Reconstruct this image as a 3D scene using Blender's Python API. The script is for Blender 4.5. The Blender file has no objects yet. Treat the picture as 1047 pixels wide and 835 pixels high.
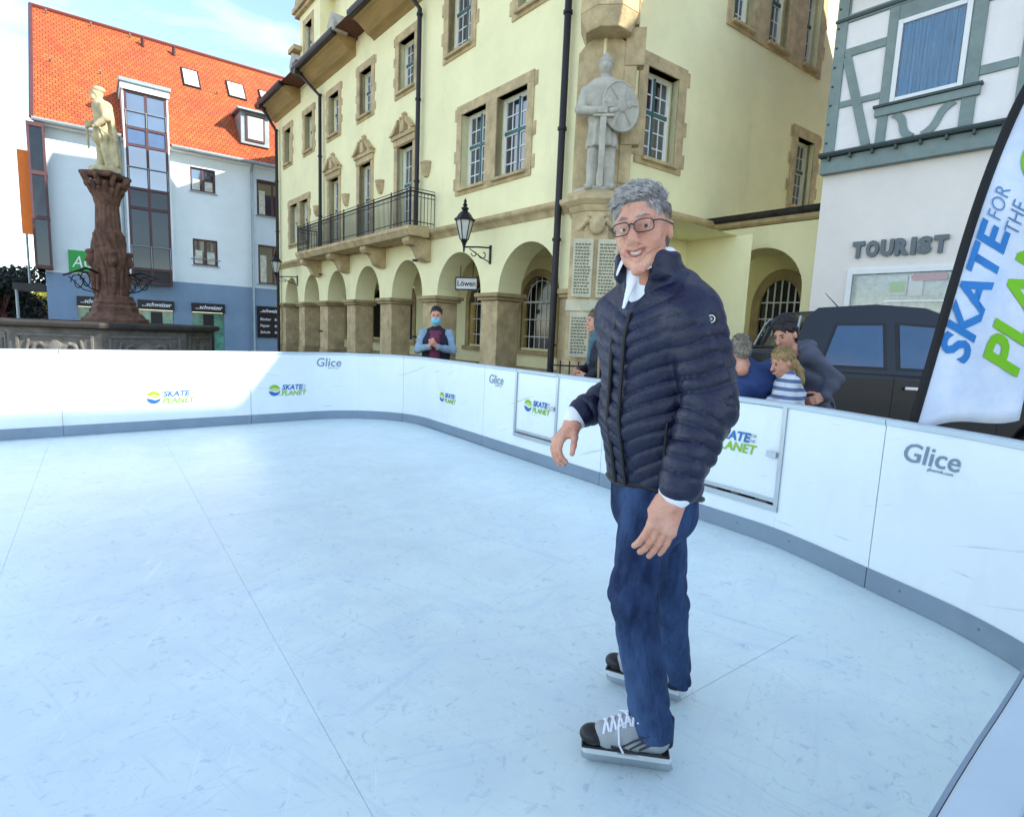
import bpy, math, random
import numpy as np
from mathutils import Matrix, Vector
RAD = math.radians
random.seed(7); NR = np.random.RandomState(11)
sc = bpy.context.scene
col = sc.collection

# ---------------------------------------------------------------- camera
FPX, CXP, CYP, CAMH = 575.0, 523.5, 417.5, 1.40
PITCH, ROLL = math.atan(76 / 575.0), RAD(2.4)
_F = np.array([0, math.cos(PITCH), -math.sin(PITCH)])
_U0 = np.array([0, math.sin(PITCH), math.cos(PITCH)])
_X = np.array([1.0, 0, 0])
_R = math.cos(ROLL) * _X + math.sin(ROLL) * _U0
_U = -math.sin(ROLL) * _X + math.cos(ROLL) * _U0
CAM = np.array([0, 0, CAMH])
def at(x, y, Y):
    """point seen at photograph position (x, y) at the distance Y in front of the camera"""
    d = _R * (x - CXP) / FPX + _U * (CYP - y) / FPX + _F
    return CAM + d * (Y / d[1])
cam_d = bpy.data.cameras.new('camera'); cam = bpy.data.objects.new('camera', cam_d); col.objects.link(cam)
cam_d.sensor_fit = 'HORIZONTAL'; cam_d.sensor_width = 36; cam_d.lens = 36 * FPX / 1047
cam_d.clip_start = 0.02; cam_d.clip_end = 1500
cam.matrix_world = Matrix(((_R[0], _U[0], -_F[0], 0), (_R[1], _U[1], -_F[1], 0), (_R[2], _U[2], -_F[2], CAMH), (0, 0, 0, 1)))
sc.camera = cam

# ---------------------------------------------------------------- world, sun, exposure
SUN_AZ, SUN_EL = RAD(100), RAD(33)          # azimuth from the viewing direction (+Y) towards the right (+X)
world = bpy.data.worlds.new('World'); sc.world = world; world.use_nodes = True
wn = world.node_tree.nodes; wl = world.node_tree.links; wn.clear()
w_out = wn.new('ShaderNodeOutputWorld'); w_bg = wn.new('ShaderNodeBackground')
sky = wn.new('ShaderNodeTexSky'); sky.sky_type = 'NISHITA'; sky.sun_disc = False
sky.sun_elevation = SUN_EL; sky.sun_rotation = SUN_AZ
sky.air_density = 1.0; sky.dust_density = 0.0; sky.altitude = 800; sky.ozone_density = 0.9
tc = wn.new('ShaderNodeTexCoord'); mp = wn.new('ShaderNodeMapping'); mp.inputs['Scale'].default_value = (1.3, 1.3, 4.2)
mp.inputs['Rotation'].default_value = (0.12, 0.2, 0.4); mp.inputs['Location'].default_value = (7.0, 2.0, 3.0)
nz = wn.new('ShaderNodeTexNoise'); nz.inputs['Scale'].default_value = 2.1; nz.inputs['Detail'].default_value = 9; nz.inputs['Roughness'].default_value = 0.56
nz.inputs['Distortion'].default_value = 0.5
rp = wn.new('ShaderNodeValToRGB'); rp.color_ramp.elements[0].position = 0.44; rp.color_ramp.elements[1].position = 0.68
rp.color_ramp.elements[0].color = (0.0, 0.0, 0.0, 1); rp.color_ramp.elements[1].color = (0.9, 0.9, 0.9, 1)
mx = wn.new('ShaderNodeMix'); mx.data_type = 'RGBA'
wl.new(tc.outputs['Generated'], mp.inputs['Vector']); wl.new(mp.outputs['Vector'], nz.inputs['Vector'])
wl.new(nz.outputs['Fac'], rp.inputs['Fac']); wl.new(rp.outputs['Color'], mx.inputs[0])
wl.new(sky.outputs['Color'], mx.inputs[6]); mx.inputs[7].default_value = (3.2, 3.25, 3.1, 1)
wl.new(mx.outputs[2], w_bg.inputs['Color']); w_bg.inputs['Strength'].default_value = 0.13
wl.new(w_bg.outputs['Background'], w_out.inputs['Surface'])
sun_d = bpy.data.lights.new('sun', 'SUN'); sun_d.energy = 2.8; sun_d.angle = RAD(0.5); sun_d.color = (1.0, 0.93, 0.82)
sun = bpy.data.objects.new('sun', sun_d); col.objects.link(sun)
_sd = Vector((math.sin(SUN_AZ) * math.cos(SUN_EL), math.cos(SUN_AZ) * math.cos(SUN_EL), math.sin(SUN_EL)))
sun.rotation_euler = _sd.to_track_quat('Z', 'Y').to_euler()
sc.view_settings.view_transform = 'Standard'; sc.view_settings.look = 'None'; sc.view_settings.gamma = 1
sc.view_settings.exposure = 1.9
sc.render.engine = 'CYCLES'; sc.cycles.use_denoising = True
sc.cycles.max_bounces = 6; sc.cycles.diffuse_bounces = 3; sc.cycles.glossy_bounces = 3; sc.cycles.transparent_max_bounces = 8
sc.cycles.caustics_reflective = False; sc.cycles.caustics_refractive = False

# ---------------------------------------------------------------- materials
def srgb(r, g, b):
    f = lambda c: (c / 255 / 12.92) if c / 255 <= 0.04045 else ((c / 255 + 0.055) / 1.055) ** 2.4
    return (f(r), f(g), f(b))
def mat(name, c, rough=0.7, var=0.12, vscale=3.0, bump=0.0, bscale=40.0, metal=0.0, ior=1.45, coat=0.0, c2=None, stretch=(1, 1, 1), dirt=0.0, dscale=1.2, sheen=0.0, emit=None, hfreq=0.0):
    """principled material: colour varied by two noises, optional dirt patches and bump"""
    m = bpy.data.materials.new(name); m.use_nodes = True
    nt = m.node_tree; n = nt.nodes; l = nt.links
    b = n['Principled BSDF']; b.inputs['Roughness'].default_value = rough; b.inputs['Metallic'].default_value = metal
    b.inputs['IOR'].default_value = ior; b.inputs['Coat Weight'].default_value = coat
    if sheen: b.inputs['Sheen Weight'].default_value = sheen
    if emit: b.inputs['Emission Color'].default_value = (*emit[:3], 1); b.inputs['Emission Strength'].default_value = emit[3]
    co = n.new('ShaderNodeTexCoord'); ma = n.new('ShaderNodeMapping'); ma.inputs['Scale'].default_value = stretch
    l.new(co.outputs['Object'], ma.inputs['Vector'])
    if c2 is None: c2 = tuple(max(0, x * (1 - var * 2)) for x in c)
    no = n.new('ShaderNodeTexNoise'); no.inputs['Scale'].default_value = vscale; no.inputs['Detail'].default_value = 6; no.inputs['Roughness'].default_value = 0.65
    l.new(ma.outputs['Vector'], no.inputs['Vector'])
    rr = n.new('ShaderNodeValToRGB'); rr.color_ramp.elements[0].position = 0.36; rr.color_ramp.elements[1].position = 0.66
    rr.color_ramp.elements[0].color = (*c2, 1); rr.color_ramp.elements[1].color = (*c, 1)
    l.new(no.outputs['Fac'], rr.inputs['Fac']); last = rr.outputs['Color']
    if dirt:
        n2 = n.new('ShaderNodeTexNoise'); n2.inputs['Scale'].default_value = dscale; n2.inputs['Detail'].default_value = 8; n2.inputs['Roughness'].default_value = 0.7
        m2 = n.new('ShaderNodeMapping'); m2.inputs['Scale'].default_value = (1, 1, 0.35); m2.inputs['Location'].default_value = (3.1, 7.7, 1.3)
        l.new(co.outputs['Object'], m2.inputs['Vector']); l.new(m2.outputs['Vector'], n2.inputs['Vector'])
        r2 = n.new('ShaderNodeValToRGB'); r2.color_ramp.elements[0].position = 0.55; r2.color_ramp.elements[1].position = 0.75
        r2.color_ramp.elements[0].color = (0, 0, 0, 1); r2.color_ramp.elements[1].color = (dirt, dirt, dirt, 1)
        l.new(n2.outputs['Fac'], r2.inputs['Fac'])
        mi = n.new('ShaderNodeMix'); mi.data_type = 'RGBA'; l.new(r2.outputs['Color'], mi.inputs[0]); l.new(last, mi.inputs[6])
        mi.inputs[7].default_value = (c[0] * 0.35, c[1] * 0.33, c[2] * 0.3, 1); last = mi.outputs[2]
    l.new(last, b.inputs['Base Color'])
    if bump:
        n3 = n.new('ShaderNodeTexNoise'); n3.inputs['Scale'].default_value = bscale; n3.inputs['Detail'].default_value = 5
        l.new(ma.outputs['Vector'], n3.inputs['Vector'])
        bp = n.new('ShaderNodeBump'); bp.inputs['Strength'].default_value = bump; bp.inputs['Distance'].default_value = 0.02
        l.new(n3.outputs['Fac'], bp.inputs['Height']); l.new(bp.outputs['Normal'], b.inputs['Normal'])
    return m
MT = {}
def MM(key, *a, **k):
    MT[key] = mat(key, *a, **k); return MT[key]
MM('yellow_plaster', srgb(255, 247, 194), 0.85, 0.05, 0.9, 0.45, 60, dirt=0.22, dscale=0.9)
MM('sandstone', srgb(214, 190, 144), 0.85, 0.2, 3.0, 0.5, 30, dirt=0.25, dscale=2)
MM('sandstone_dark', srgb(192, 170, 126), 0.88, 0.2, 2.0, 0.5, 30, dirt=0.35, dscale=2)
MM('statue_stone', srgb(196, 190, 172), 0.85, 0.15, 4, 0.5, 25, dirt=0.35, dscale=5)
MM('weathered_stone', srgb(206, 192, 150), 0.85, 0.2, 4, 0.5, 25, dirt=0.5, dscale=3)
MM('red_sandstone', srgb(122, 88, 70), 0.85, 0.3, 5, 1.0, 22, dirt=0.45, dscale=2.5)
MM('basin_stone', srgb(120, 117, 110), 0.85, 0.25, 3, 0.5, 30, dirt=0.5, dscale=3)
MM('black_stone', srgb(62, 58, 54), 0.7, 0.2, 3, 0.4, 30)
MM('white_frame', srgb(236, 238, 236), 0.45, 0.04)
MM('teal_frame', srgb(70, 106, 104), 0.5, 0.08)
MM('window_glass', (0.03, 0.05, 0.085), 0.04, 0.3, 1.2, ior=3.0)
MM('dark_glass', (0.012, 0.016, 0.02), 0.06, 0.3, 1.2, ior=1.5)
MM('curtain_glass', (0.10, 0.14, 0.17), 0.05, 0.5, 9, ior=2.0, stretch=(3, 3, 0.3))
MM('black_iron', (0.014, 0.014, 0.016), 0.45, 0.1, metal=0.3)
MM('dark_pipe', srgb(44, 42, 46), 0.4, 0.12, metal=0.4)
MM('eave_wood', srgb(184, 152, 96), 0.7, 0.15, 3, 0.3, 20, stretch=(0.2, 1, 1))
MM('roof_dark', srgb(96, 52, 40), 0.8, 0.2, 6, 0.6, 30)
MM('lamp_glass', srgb(214, 214, 200), 0.15, 0.1, ior=1.5)
MM('plaque_stone', srgb(214, 208, 176), 0.8, 0.12, 3, 0.4, 30, dirt=0.3, dscale=3)
MM('ground_paving', srgb(140, 136, 128), 0.9, 0.15, 1.2, 0.5, 25)
MM('alu', srgb(188, 196, 200), 0.38, 0.06, metal=0.75)
MM('steel', srgb(205, 210, 214), 0.22, 0.05, metal=1.0)

# ---------------------------------------------------------------- mesh helpers
class MB:
    def __init__(s): s.v = []; s.f = []
    def add(s, vs, fs):
        o = len(s.v); s.v += [tuple(float(c) for c in p) for p in vs]; s.f += [tuple(i + o for i in f) for f in fs]; return s
    def box(s, x0, x1, y0, y1, z0, z1):
        return s.add([(x0, y0, z0), (x1, y0, z0), (x1, y1, z0), (x0, y1, z0), (x0, y0, z1), (x1, y0, z1), (x1, y1, z1), (x0, y1, z1)],
                     [(0, 3, 2, 1), (4, 5, 6, 7), (0, 1, 5, 4), (1, 2, 6, 5), (2, 3, 7, 6), (3, 0, 4, 7)])
    def prism(s, poly, a, b, axis='y'):
        """extrude a 2D polygon (x, z) along y, or (x, y) along z, or (y, z) along x"""
        def P(p, t): return (p[0], t, p[1]) if axis == 'y' else ((p[0], p[1], t) if axis == 'z' else (t, p[0], p[1]))
        n = len(poly)
        area = sum(poly[i][0] * poly[(i + 1) % n][1] - poly[(i + 1) % n][0] * poly[i][1] for i in range(n))
        if (area > 0) == (axis == 'y'): poly = poly[::-1]
        vs = [P(p, a) for p in poly] + [P(p, b) for p in poly]
        fs = [tuple(range(n))[::-1], tuple(range(n, 2 * n))] + [(i, (i + 1) % n, (i + 1) % n + n, i + n) for i in range(n)]
        return s.add(vs, fs)
    def tube(s, pts, r, n=8, caps=True):
        pts = [Vector(p) for p in pts]; m = len(pts); rs = r if hasattr(r, '__len__') else [r] * m
        t0 = (pts[1] - pts[0]).normalized(); up = Vector((0, 0, 1)) if abs(t0.z) < 0.9 else Vector((1, 0, 0))
        a = t0.cross(up).normalized(); vs = []
        for i, p in enumerate(pts):
            t = (pts[min(i + 1, m - 1)] - pts[max(i - 1, 0)]).normalized()
            a = (a - t * a.dot(t)).normalized(); b = t.cross(a)
            for k in range(n):
                th = 2 * math.pi * k / n; vs.append(p + (a * math.cos(th) + b * math.sin(th)) * rs[i])
        fs = [(i * n + k, i * n + (k + 1) % n, (i + 1) * n + (k + 1) % n, (i + 1) * n + k) for i in range(m - 1) for k in range(n)]
        if caps: fs += [tuple(range(n))[::-1], tuple(range((m - 1) * n, m * n))]
        return s.add(vs, fs)
    def lathe(s, prof, n=24, c=(0, 0, 0), phase=0.0, dr=None, sy=1.0):
        vs = []
        for r, z in prof:
            for k in range(n):
                th = 2 * math.pi * k / n + phase; q = r + (dr(th, z, r) if dr else 0)
                vs.append((c[0] + q * math.cos(th), c[1] + q * math.sin(th) * sy, c[2] + z))
        m = len(prof)
        fs = [(i * n + k, i * n + (k + 1) % n, (i + 1) * n + (k + 1) % n, (i + 1) * n + k) for i in range(m - 1) for k in range(n)]
        fs += [tuple(range(n))[::-1], tuple(range((m - 1) * n, m * n))]
        return s.add(vs, fs)
    def sphere(s, c, r, n=12, m=8):
        rr = r if hasattr(r, '__len__') else (r, r, r)
        prof = [(math.sin(math.pi * i / m), -math.cos(math.pi * i / m)) for i in range(m + 1)]
        o = MB().lathe([(max(a, 1e-4), z) for a, z in prof], n)
        return s.add([(c[0] + x * rr[0], c[1] + y * rr[1], c[2] + z * rr[2]) for x, y, z in o.v], o.f)
    def build(s, name, m, parent=None, mw=None, smooth=False, bevel=0.0, angle=35):
        me = bpy.data.meshes.new(name); me.from_pydata(s.v, [], s.f); me.update()
        return link(name, me, m, parent, mw, smooth, bevel, angle)
def link(name, me, m, parent=None, mw=None, smooth=False, bevel=0.0, angle=35):
    o = bpy.data.objects.new(name, me); col.objects.link(o)
    if m is not None: me.materials.append(MT[m] if isinstance(m, str) else m)
    if smooth:
        me.polygons.foreach_set('use_smooth', [True] * len(me.polygons))
        if angle < 180: me.set_sharp_from_angle(angle=RAD(angle))
    if parent is not None: o.parent = parent
    if mw is not None: o.matrix_basis = mw
    if bevel:
        bv = o.modifiers.new('bevel', 'BEVEL'); bv.width = bevel; bv.segments = 2; bv.limit_method = 'ANGLE'; bv.angle_limit = RAD(40)
    return o
def tag(o, label=None, cat=None, group=None, kind=None):
    if label: o['label'] = label
    if cat: o['category'] = cat
    if group: o['group'] = group
    if kind: o['kind'] = kind
    return o
def thing(name, label, cat, loc=(0, 0, 0), rz=0.0, group=None):
    o = bpy.data.objects.new(name, None); col.objects.link(o); o.empty_display_size = 0.2
    o.location = tuple(float(c) for c in loc); o.rotation_euler = (0, 0, rz)
    return tag(o, label, cat, group)
def T4(x=0, y=0, z=0, rz=0.0): return Matrix.Translation((x, y, z)) @ Matrix.Rotation(rz, 4, 'Z')
def text_mesh(txt, size, depth=0.004, bold=0.0, shear=0.0, align='LEFT', spacing=1.0):
    cu = bpy.data.curves.new('txt', 'FONT'); cu.body = txt; cu.size = size; cu.extrude = depth; cu.offset = bold; cu.shear = shear
    cu.align_x = align; cu.space_character = spacing; cu.resolution_u = 3
    ob = bpy.data.objects.new('txt', cu); col.objects.link(ob)
    dg = bpy.context.evaluated_depsgraph_get(); me = bpy.data.meshes.new_from_object(ob.evaluated_get(dg))
    bpy.data.objects.remove(ob); bpy.data.curves.remove(cu)
    me.materials.clear(); return me
# text written in x, y; this stands it up as x, z facing -y
STAND = Matrix.Rotation(math.pi / 2, 4, 'X')
def mesh_map(me, fn):
    for v in me.vertices: v.co = fn(v.co)
    me.update(); return me
# ---------------------------------------------------------------- smooth bodies: distance fields meshed with surface nets
def A(*p): return np.array(p, dtype=np.float64)
def unit(v): v = np.asarray(v, float); return v / np.linalg.norm(v)
class Field:
    def __init__(s, h): s.h = h; s.ops = []
    def cone(s, a, b, ra, rb, k=0.02, sub=False, disp=None):
        a = np.asarray(a, float); b = np.asarray(b, float); m = max(ra, rb)
        def fn(X, Y, Z):
            d = b - a; L = max(d @ d, 1e-12)
            t = np.clip(((X - a[0]) * d[0] + (Y - a[1]) * d[1] + (Z - a[2]) * d[2]) / L, 0, 1)
            r = np.sqrt((X - a[0] - t * d[0]) ** 2 + (Y - a[1] - t * d[1]) ** 2 + (Z - a[2] - t * d[2]) ** 2) - (ra + (rb - ra) * t)
            return r - disp(X, Y, Z, t) if disp else r
        s.ops.append((np.minimum(a - m, b - m), np.maximum(a + m, b + m), fn, k, sub)); return s
    def chain(s, pts, rs, k=0.02, disp=None):
        for i in range(len(pts) - 1): s.cone(pts[i], pts[i + 1], rs[i], rs[i + 1], k, disp=disp)
        return s
    def econe(s, a, b, wa, wb, side, k=0.02, disp=None):
        """tapered tube with an elliptical section: wa = (half width along side, half depth)"""
        a = np.asarray(a, float); b = np.asarray(b, float); d = b - a; L = d @ d; ax = d / math.sqrt(L)
        sd = unit(side - ax * (np.asarray(side) @ ax)); dp = np.cross(ax, sd); m = max(*wa, *wb)
        def fn(X, Y, Z):
            x = X - a[0]; y = Y - a[1]; z = Z - a[2]
            t = np.clip((x * d[0] + y * d[1] + z * d[2]) / L, 0, 1)
            x = x - t * d[0]; y = y - t * d[1]; z = z - t * d[2]
            W = wa[0] + (wb[0] - wa[0]) * t; D = wa[1] + (wb[1] - wa[1]) * t
            u = x * sd[0] + y * sd[1] + z * sd[2]; v = x * dp[0] + y * dp[1] + z * dp[2]; w = x * ax[0] + y * ax[1] + z * ax[2]
            q = np.sqrt((u / W) ** 2 + (v / D) ** 2 + (w / np.minimum(W, D)) ** 2)
            g = np.sqrt((u / W ** 2) ** 2 + (v / D ** 2) ** 2 + (w / np.minimum(W, D) ** 2) ** 2) + 1e-6
            r = q * (q - 1) / g
            return r - disp(X, Y, Z, t) if disp else r
        s.ops.append((np.minimum(a, b) - m, np.maximum(a, b) + m, fn, k, False)); return s
    def ell(s, c, r, rot=None, k=0.02, sub=False):
        c = np.asarray(c, float); r = np.asarray(r, float); M = np.eye(3) if rot is None else np.asarray(rot); m = max(r)
        def fn(X, Y, Z):
            x = X - c[0]; y = Y - c[1]; z = Z - c[2]
            p = [M[0, i] * x + M[1, i] * y + M[2, i] * z for i in range(3)]
            q = np.sqrt(sum((p[i] / r[i]) ** 2 for i in range(3))); g = np.sqrt(sum((p[i] / r[i] ** 2) ** 2 for i in range(3))) + 1e-6
            return q * (q - 1) / g
        s.ops.append((c - m, c + m, fn, k, sub)); return s
    def box(s, c, hs, rot=None, rd=0.005, k=0.01, sub=False):
        c = np.asarray(c, float); hs = np.asarray(hs, float) - rd; M = np.eye(3) if rot is None else np.asarray(rot); m = np.linalg.norm(hs) + rd
        def fn(X, Y, Z):
            x = X - c[0]; y = Y - c[1]; z = Z - c[2]
            q = [np.abs(M[0, i] * x + M[1, i] * y + M[2, i] * z) - hs[i] for i in range(3)]
            return np.sqrt(sum(np.maximum(t, 0) ** 2 for t in q)) + np.minimum(np.maximum(np.maximum(q[0], q[1]), q[2]), 0) - rd
        s.ops.append((c - m, c + m, fn, k, sub)); return s
    def mesh(s, name, m, parent=None, mw=None, post=None):
        h = s.h; adds = [o for o in s.ops if not o[4]]
        lo = np.min([o[0] for o in adds], 0) - 4 * h - 0.02; hi = np.max([o[1] for o in adds], 0) + 4 * h + 0.02
        n = np.ceil((hi - lo) / h).astype(int) + 1
        F = np.full(n, 0.1, np.float32); ax = [(lo[i] + h * np.arange(n[i])).astype(np.float32) for i in range(3)]
        for a, b, fn, k, sub in s.ops:
            pad = k + 3 * h + 0.012
            i0 = np.maximum(np.floor((a - pad - lo) / h).astype(int), 0); i1 = np.minimum(np.ceil((b + pad - lo) / h).astype(int) + 1, n)
            if (i1 <= i0).any(): continue
            sl = tuple(slice(i0[i], i1[i]) for i in range(3))
            d = fn(ax[0][sl[0]][:, None, None], ax[1][sl[1]][None, :, None], ax[2][sl[2]][None, None, :]).astype(np.float32)
            f = F[sl]
            if sub: g = -d; q = np.maximum(k - np.abs(f - g), 0) / k; F[sl] = np.maximum(f, g) + q * q * k * 0.25
            else: q = np.maximum(k - np.abs(f - d), 0) / k; F[sl] = np.minimum(f, d) - q * q * k * 0.25
        V, Q = surface_net(F, lo, h)
        if post is not None: V = post(V)
        me = bpy.data.meshes.new(name); me.vertices.add(len(V)); me.vertices.foreach_set('co', V.astype(np.float32).ravel())
        me.loops.add(Q.size); me.loops.foreach_set('vertex_index', Q.astype(np.int32).ravel())
        me.polygons.add(len(Q)); me.polygons.foreach_set('loop_start', np.arange(0, Q.size, 4, dtype=np.int32))
        me.update(calc_edges=True); me.validate()
        return link(name, me, m, parent, mw, True, 0, 180)
def surface_net(F, lo, h):
    S = F < 0; c = S[:-1, :-1, :-1].astype(np.int8)
    tot = np.zeros(c.shape, np.int8)
    for i in (0, 1):
        for j in (0, 1):
            for k in (0, 1):
                tot += S[i:S.shape[0] - 1 + i, j:S.shape[1] - 1 + j, k:S.shape[2] - 1 + k]
    I, J, K = np.nonzero((tot > 0) & (tot < 8)); idx = np.full(c.shape, -1, np.int32); idx[I, J, K] = np.arange(len(I))
    acc = np.zeros((len(I), 3)); cnt = np.zeros(len(I))
    for axis in range(3):
        o1, o2 = [q for q in range(3) if q != axis]
        for u in (0, 1):
            for v in (0, 1):
                p = [I.copy(), J.copy(), K.copy()]; p[o1] = p[o1] + u; p[o2] = p[o2] + v
                q = [x.copy() for x in p]; q[axis] = q[axis] + 1
                fa = F[tuple(p)]; fb = F[tuple(q)]; m = (fa < 0) != (fb < 0)
                t = np.where(m, fa / np.where(m, fa - fb, 1), 0)
                off = np.zeros((len(I), 3)); off[:, o1] = u; off[:, o2] = v; off[:, axis] = t
                acc += off * m[:, None]; cnt += m
    V = (np.stack([I, J, K], 1) + acc / cnt[:, None]) * h + lo
    Qs = []
    for axis in range(3):
        o1, o2 = [(1, 2), (2, 0), (0, 1)][axis]
        a = [slice(None)] * 3; b = [slice(None)] * 3; a[axis] = slice(0, -1); b[axis] = slice(1, None)
        m = S[tuple(a)] != S[tuple(b)]; P = list(np.nonzero(m))
        sgn = S[tuple(a)][tuple(P)]
        lim = [idx.shape[o1], idx.shape[o2]]
        ok = (P[o1] > 0) & (P[o2] > 0) & (P[o1] < lim[0]) & (P[o2] < lim[1]); P = [x[ok] for x in P]; sgn = sgn[ok]
        def cell(d1, d2):
            q = [x.copy() for x in P]; q[o1] = q[o1] - d1; q[o2] = q[o2] - d2; return idx[tuple(q)]
        quad = np.stack([cell(1, 1), cell(0, 1), cell(0, 0), cell(1, 0)], 1)
        quad[~sgn] = quad[~sgn][:, ::-1]; Qs.append(quad)
    Q = np.concatenate(Qs); return V, Q[(Q >= 0).all(1)]

# ---------------------------------------------------------------- setting: ground and rink
g = MB(); g.add([(-700, -700, -0.06), (700, -700, -0.06), (700, 700, -0.06), (-700, 700, -0.06)], [(0, 1, 2, 3)])
ground = tag(g.build('ground', 'ground_paving'), kind='structure')

def catmull(pts, n=12):
    P = [A(*p) for p in pts]; P = [2 * P[0] - P[1]] + P + [2 * P[-1] - P[-2]]; out = []
    for i in range(1, len(P) - 2):
        for k in range(n):
            t = k / n; out.append(0.5 * ((2 * P[i]) + (-P[i - 1] + P[i + 1]) * t + (2 * P[i - 1] - 5 * P[i] + 4 * P[i + 1] - P[i + 2]) * t * t + (-P[i - 1] + 3 * P[i] - 3 * P[i + 1] + P[i + 2]) * t ** 3))
    out.append(P[-2]); return out
# inner face of the boards, walked clockwise from the far left
_c0 = A(-2.0, 9.22); _dl = A(.755, .655); _dl = _dl / np.linalg.norm(_dl); _dr = A(.587, -.81); _dr = _dr / np.linalg.norm(_dr)
_r0 = 1.2; _ta = _r0 * math.tan(RAD(47.5)); _s = _c0 - _dl * _ta; _ctr = _s + A(_dl[1], -_dl[0]) * _r0
path = [A(-8.5, 3.59), _s]
_a0 = math.atan2(_s[1] - _ctr[1], _s[0] - _ctr[0])
path += [_ctr + _r0 * A(math.cos(_a0 - RAD(95) * i / 20), math.sin(_a0 - RAD(95) * i / 20)) for i in range(1, 21)]
path += catmull([(1.57, 4.29), (1.9, 3.80), (2.14, 3.16), (2.31, 2.62), (2.30, 2.18), (2.0, 1.80), (1.515, 1.36), (0.715, 0.692), (0.345, 0.392), (-0.585, -0.388), (-2.4, -1.9)], 8)
path = np.array(path); seg = np.linalg.norm(np.diff(path, axis=0), axis=1); arc = np.concatenate([[0], np.cumsum(seg)])
def pos(s):
    x = np.interp(s, arc, path[:, 0]); y = np.interp(s, arc, path[:, 1]); return A(x, y)
def nrm(s):          # outward, away from the ice
    d = pos(s + 0.03) - pos(s - 0.03); d /= np.linalg.norm(d); return A(-d[1], d[0])
def arc_of(x, y):
    best = min(np.linspace(0, arc[-1], 6000), key=lambda s: (pos(s)[0] - x) ** 2 + (pos(s)[1] - y) ** 2); return float(best)
BH = 1.0
MM('board_white', srgb(236, 242, 243), 0.3, 0.03, 1.5, 0.05, 5, dirt=0.10, dscale=5)
MM('kick_grey', srgb(132, 148, 162), 0.5, 0.06, 2)
MM('cap_white', srgb(196, 212, 218), 0.4, 0.06)
MM('seam_dark', srgb(120, 132, 138), 0.6, 0.05)
MM('logo_blue', srgb(46, 108, 170), 0.5, 0.02)
MM('logo_green', srgb(142, 190, 40), 0.5, 0.02)
MM('logo_grey', srgb(150, 160, 168), 0.5, 0.02)
MM('glice_grey', srgb(120, 142, 158), 0.5, 0.02)
MM('logo_yellow', srgb(208, 214, 60), 0.5, 0.02)
def scuffed(m):
    nt = m.node_tree; n = nt.nodes; l = nt.links; b = n['Principled BSDF']; last = b.inputs['Base Color'].links[0].from_socket; geo = n.new('ShaderNodeNewGeometry')
    for i, (rz, sc_, lo_, hi_, amt, c_) in enumerate([(.3, (1.2, 1.2, 34), .67, .72, .5, (.35, .42, .48)), (.0, (3, 3, 60), .69, .73, .45, (.30, .36, .42)), (.0, (1.6, 1.6, 1.1), .58, .80, .25, (.55, .63, .68))]):
        m1 = n.new('ShaderNodeMapping'); m1.inputs['Rotation'].default_value = (rz, rz * .6, 0); m2 = n.new('ShaderNodeMapping'); m2.inputs['Scale'].default_value = sc_; l.new(geo.outputs['Position'], m1.inputs['Vector']); l.new(m1.outputs['Vector'], m2.inputs['Vector'])
        no = n.new('ShaderNodeTexNoise'); no.inputs['Detail'].default_value = 5; no.inputs['Scale'].default_value = 1; no.inputs['Distortion'].default_value = .8; l.new(m2.outputs['Vector'], no.inputs['Vector'])
        rr = n.new('ShaderNodeValToRGB'); rr.color_ramp.elements[0].position = lo_; rr.color_ramp.elements[1].position = hi_; rr.color_ramp.elements[0].color = (0, 0, 0, 1); rr.color_ramp.elements[1].color = (amt, amt, amt, 1); l.new(no.outputs['Fac'], rr.inputs['Fac'])
        mi = n.new('ShaderNodeMix'); mi.data_type = 'RGBA'; l.new(rr.outputs['Color'], mi.inputs[0]); l.new(last, mi.inputs[6]); mi.inputs[7].default_value = (*c_, 1); last = mi.outputs[2]
    l.new(last, b.inputs['Base Color'])
scuffed(MT['board_white']); scuffed(MT['kick_grey'])
def ribbon(mb, s0, s1, o0, o1, z0, z1, ds=0.08):
    """closed band following the path between offsets o0..o1 (outward) and heights z0..z1"""
    n = max(2, int((s1 - s0) / ds) + 1); S = np.linspace(s0, s1, n); vs = []; fs = []
    for s in S:
        p = pos(s); q = nrm(s)
        for o, z in ((o0, z0), (o1, z0), (o1, z1), (o0, z1)): vs.append((p[0] + q[0] * o, p[1] + q[1] * o, z))
    for i in range(n - 1):
        for k in range(4): fs.append((i * 4 + k, i * 4 + (k + 1) % 4, i * 4 + 4 + (k + 1) % 4, i * 4 + 4 + k))
    fs += [(3, 2, 1, 0), tuple((n - 1) * 4 + k for k in range(4))]
    return mb.add(vs, fs)
def on_board(s, z, o):
    p = pos(s); q = nrm(s); return Vector((p[0] + q[0] * o, p[1] + q[1] * o, z))
def board_text(txt, s, z, size, m, parent, bold=0.0, shear=0.2, o=-0.004, name='lettering', spacing=1.0):
    me = text_mesh(txt, size, 0.0008, bold, shear, spacing=spacing)
    return link(name, mesh_map(me, lambda c: on_board(s + c.x, z + c.y, o - c.z)), m, parent)
def ring_poly(n, r0, a0, a1): return [(r0 * math.cos(a0 + (a1 - a0) * i / n), r0 * math.sin(a0 + (a1 - a0) * i / n)) for i in range(n + 1)]
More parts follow.
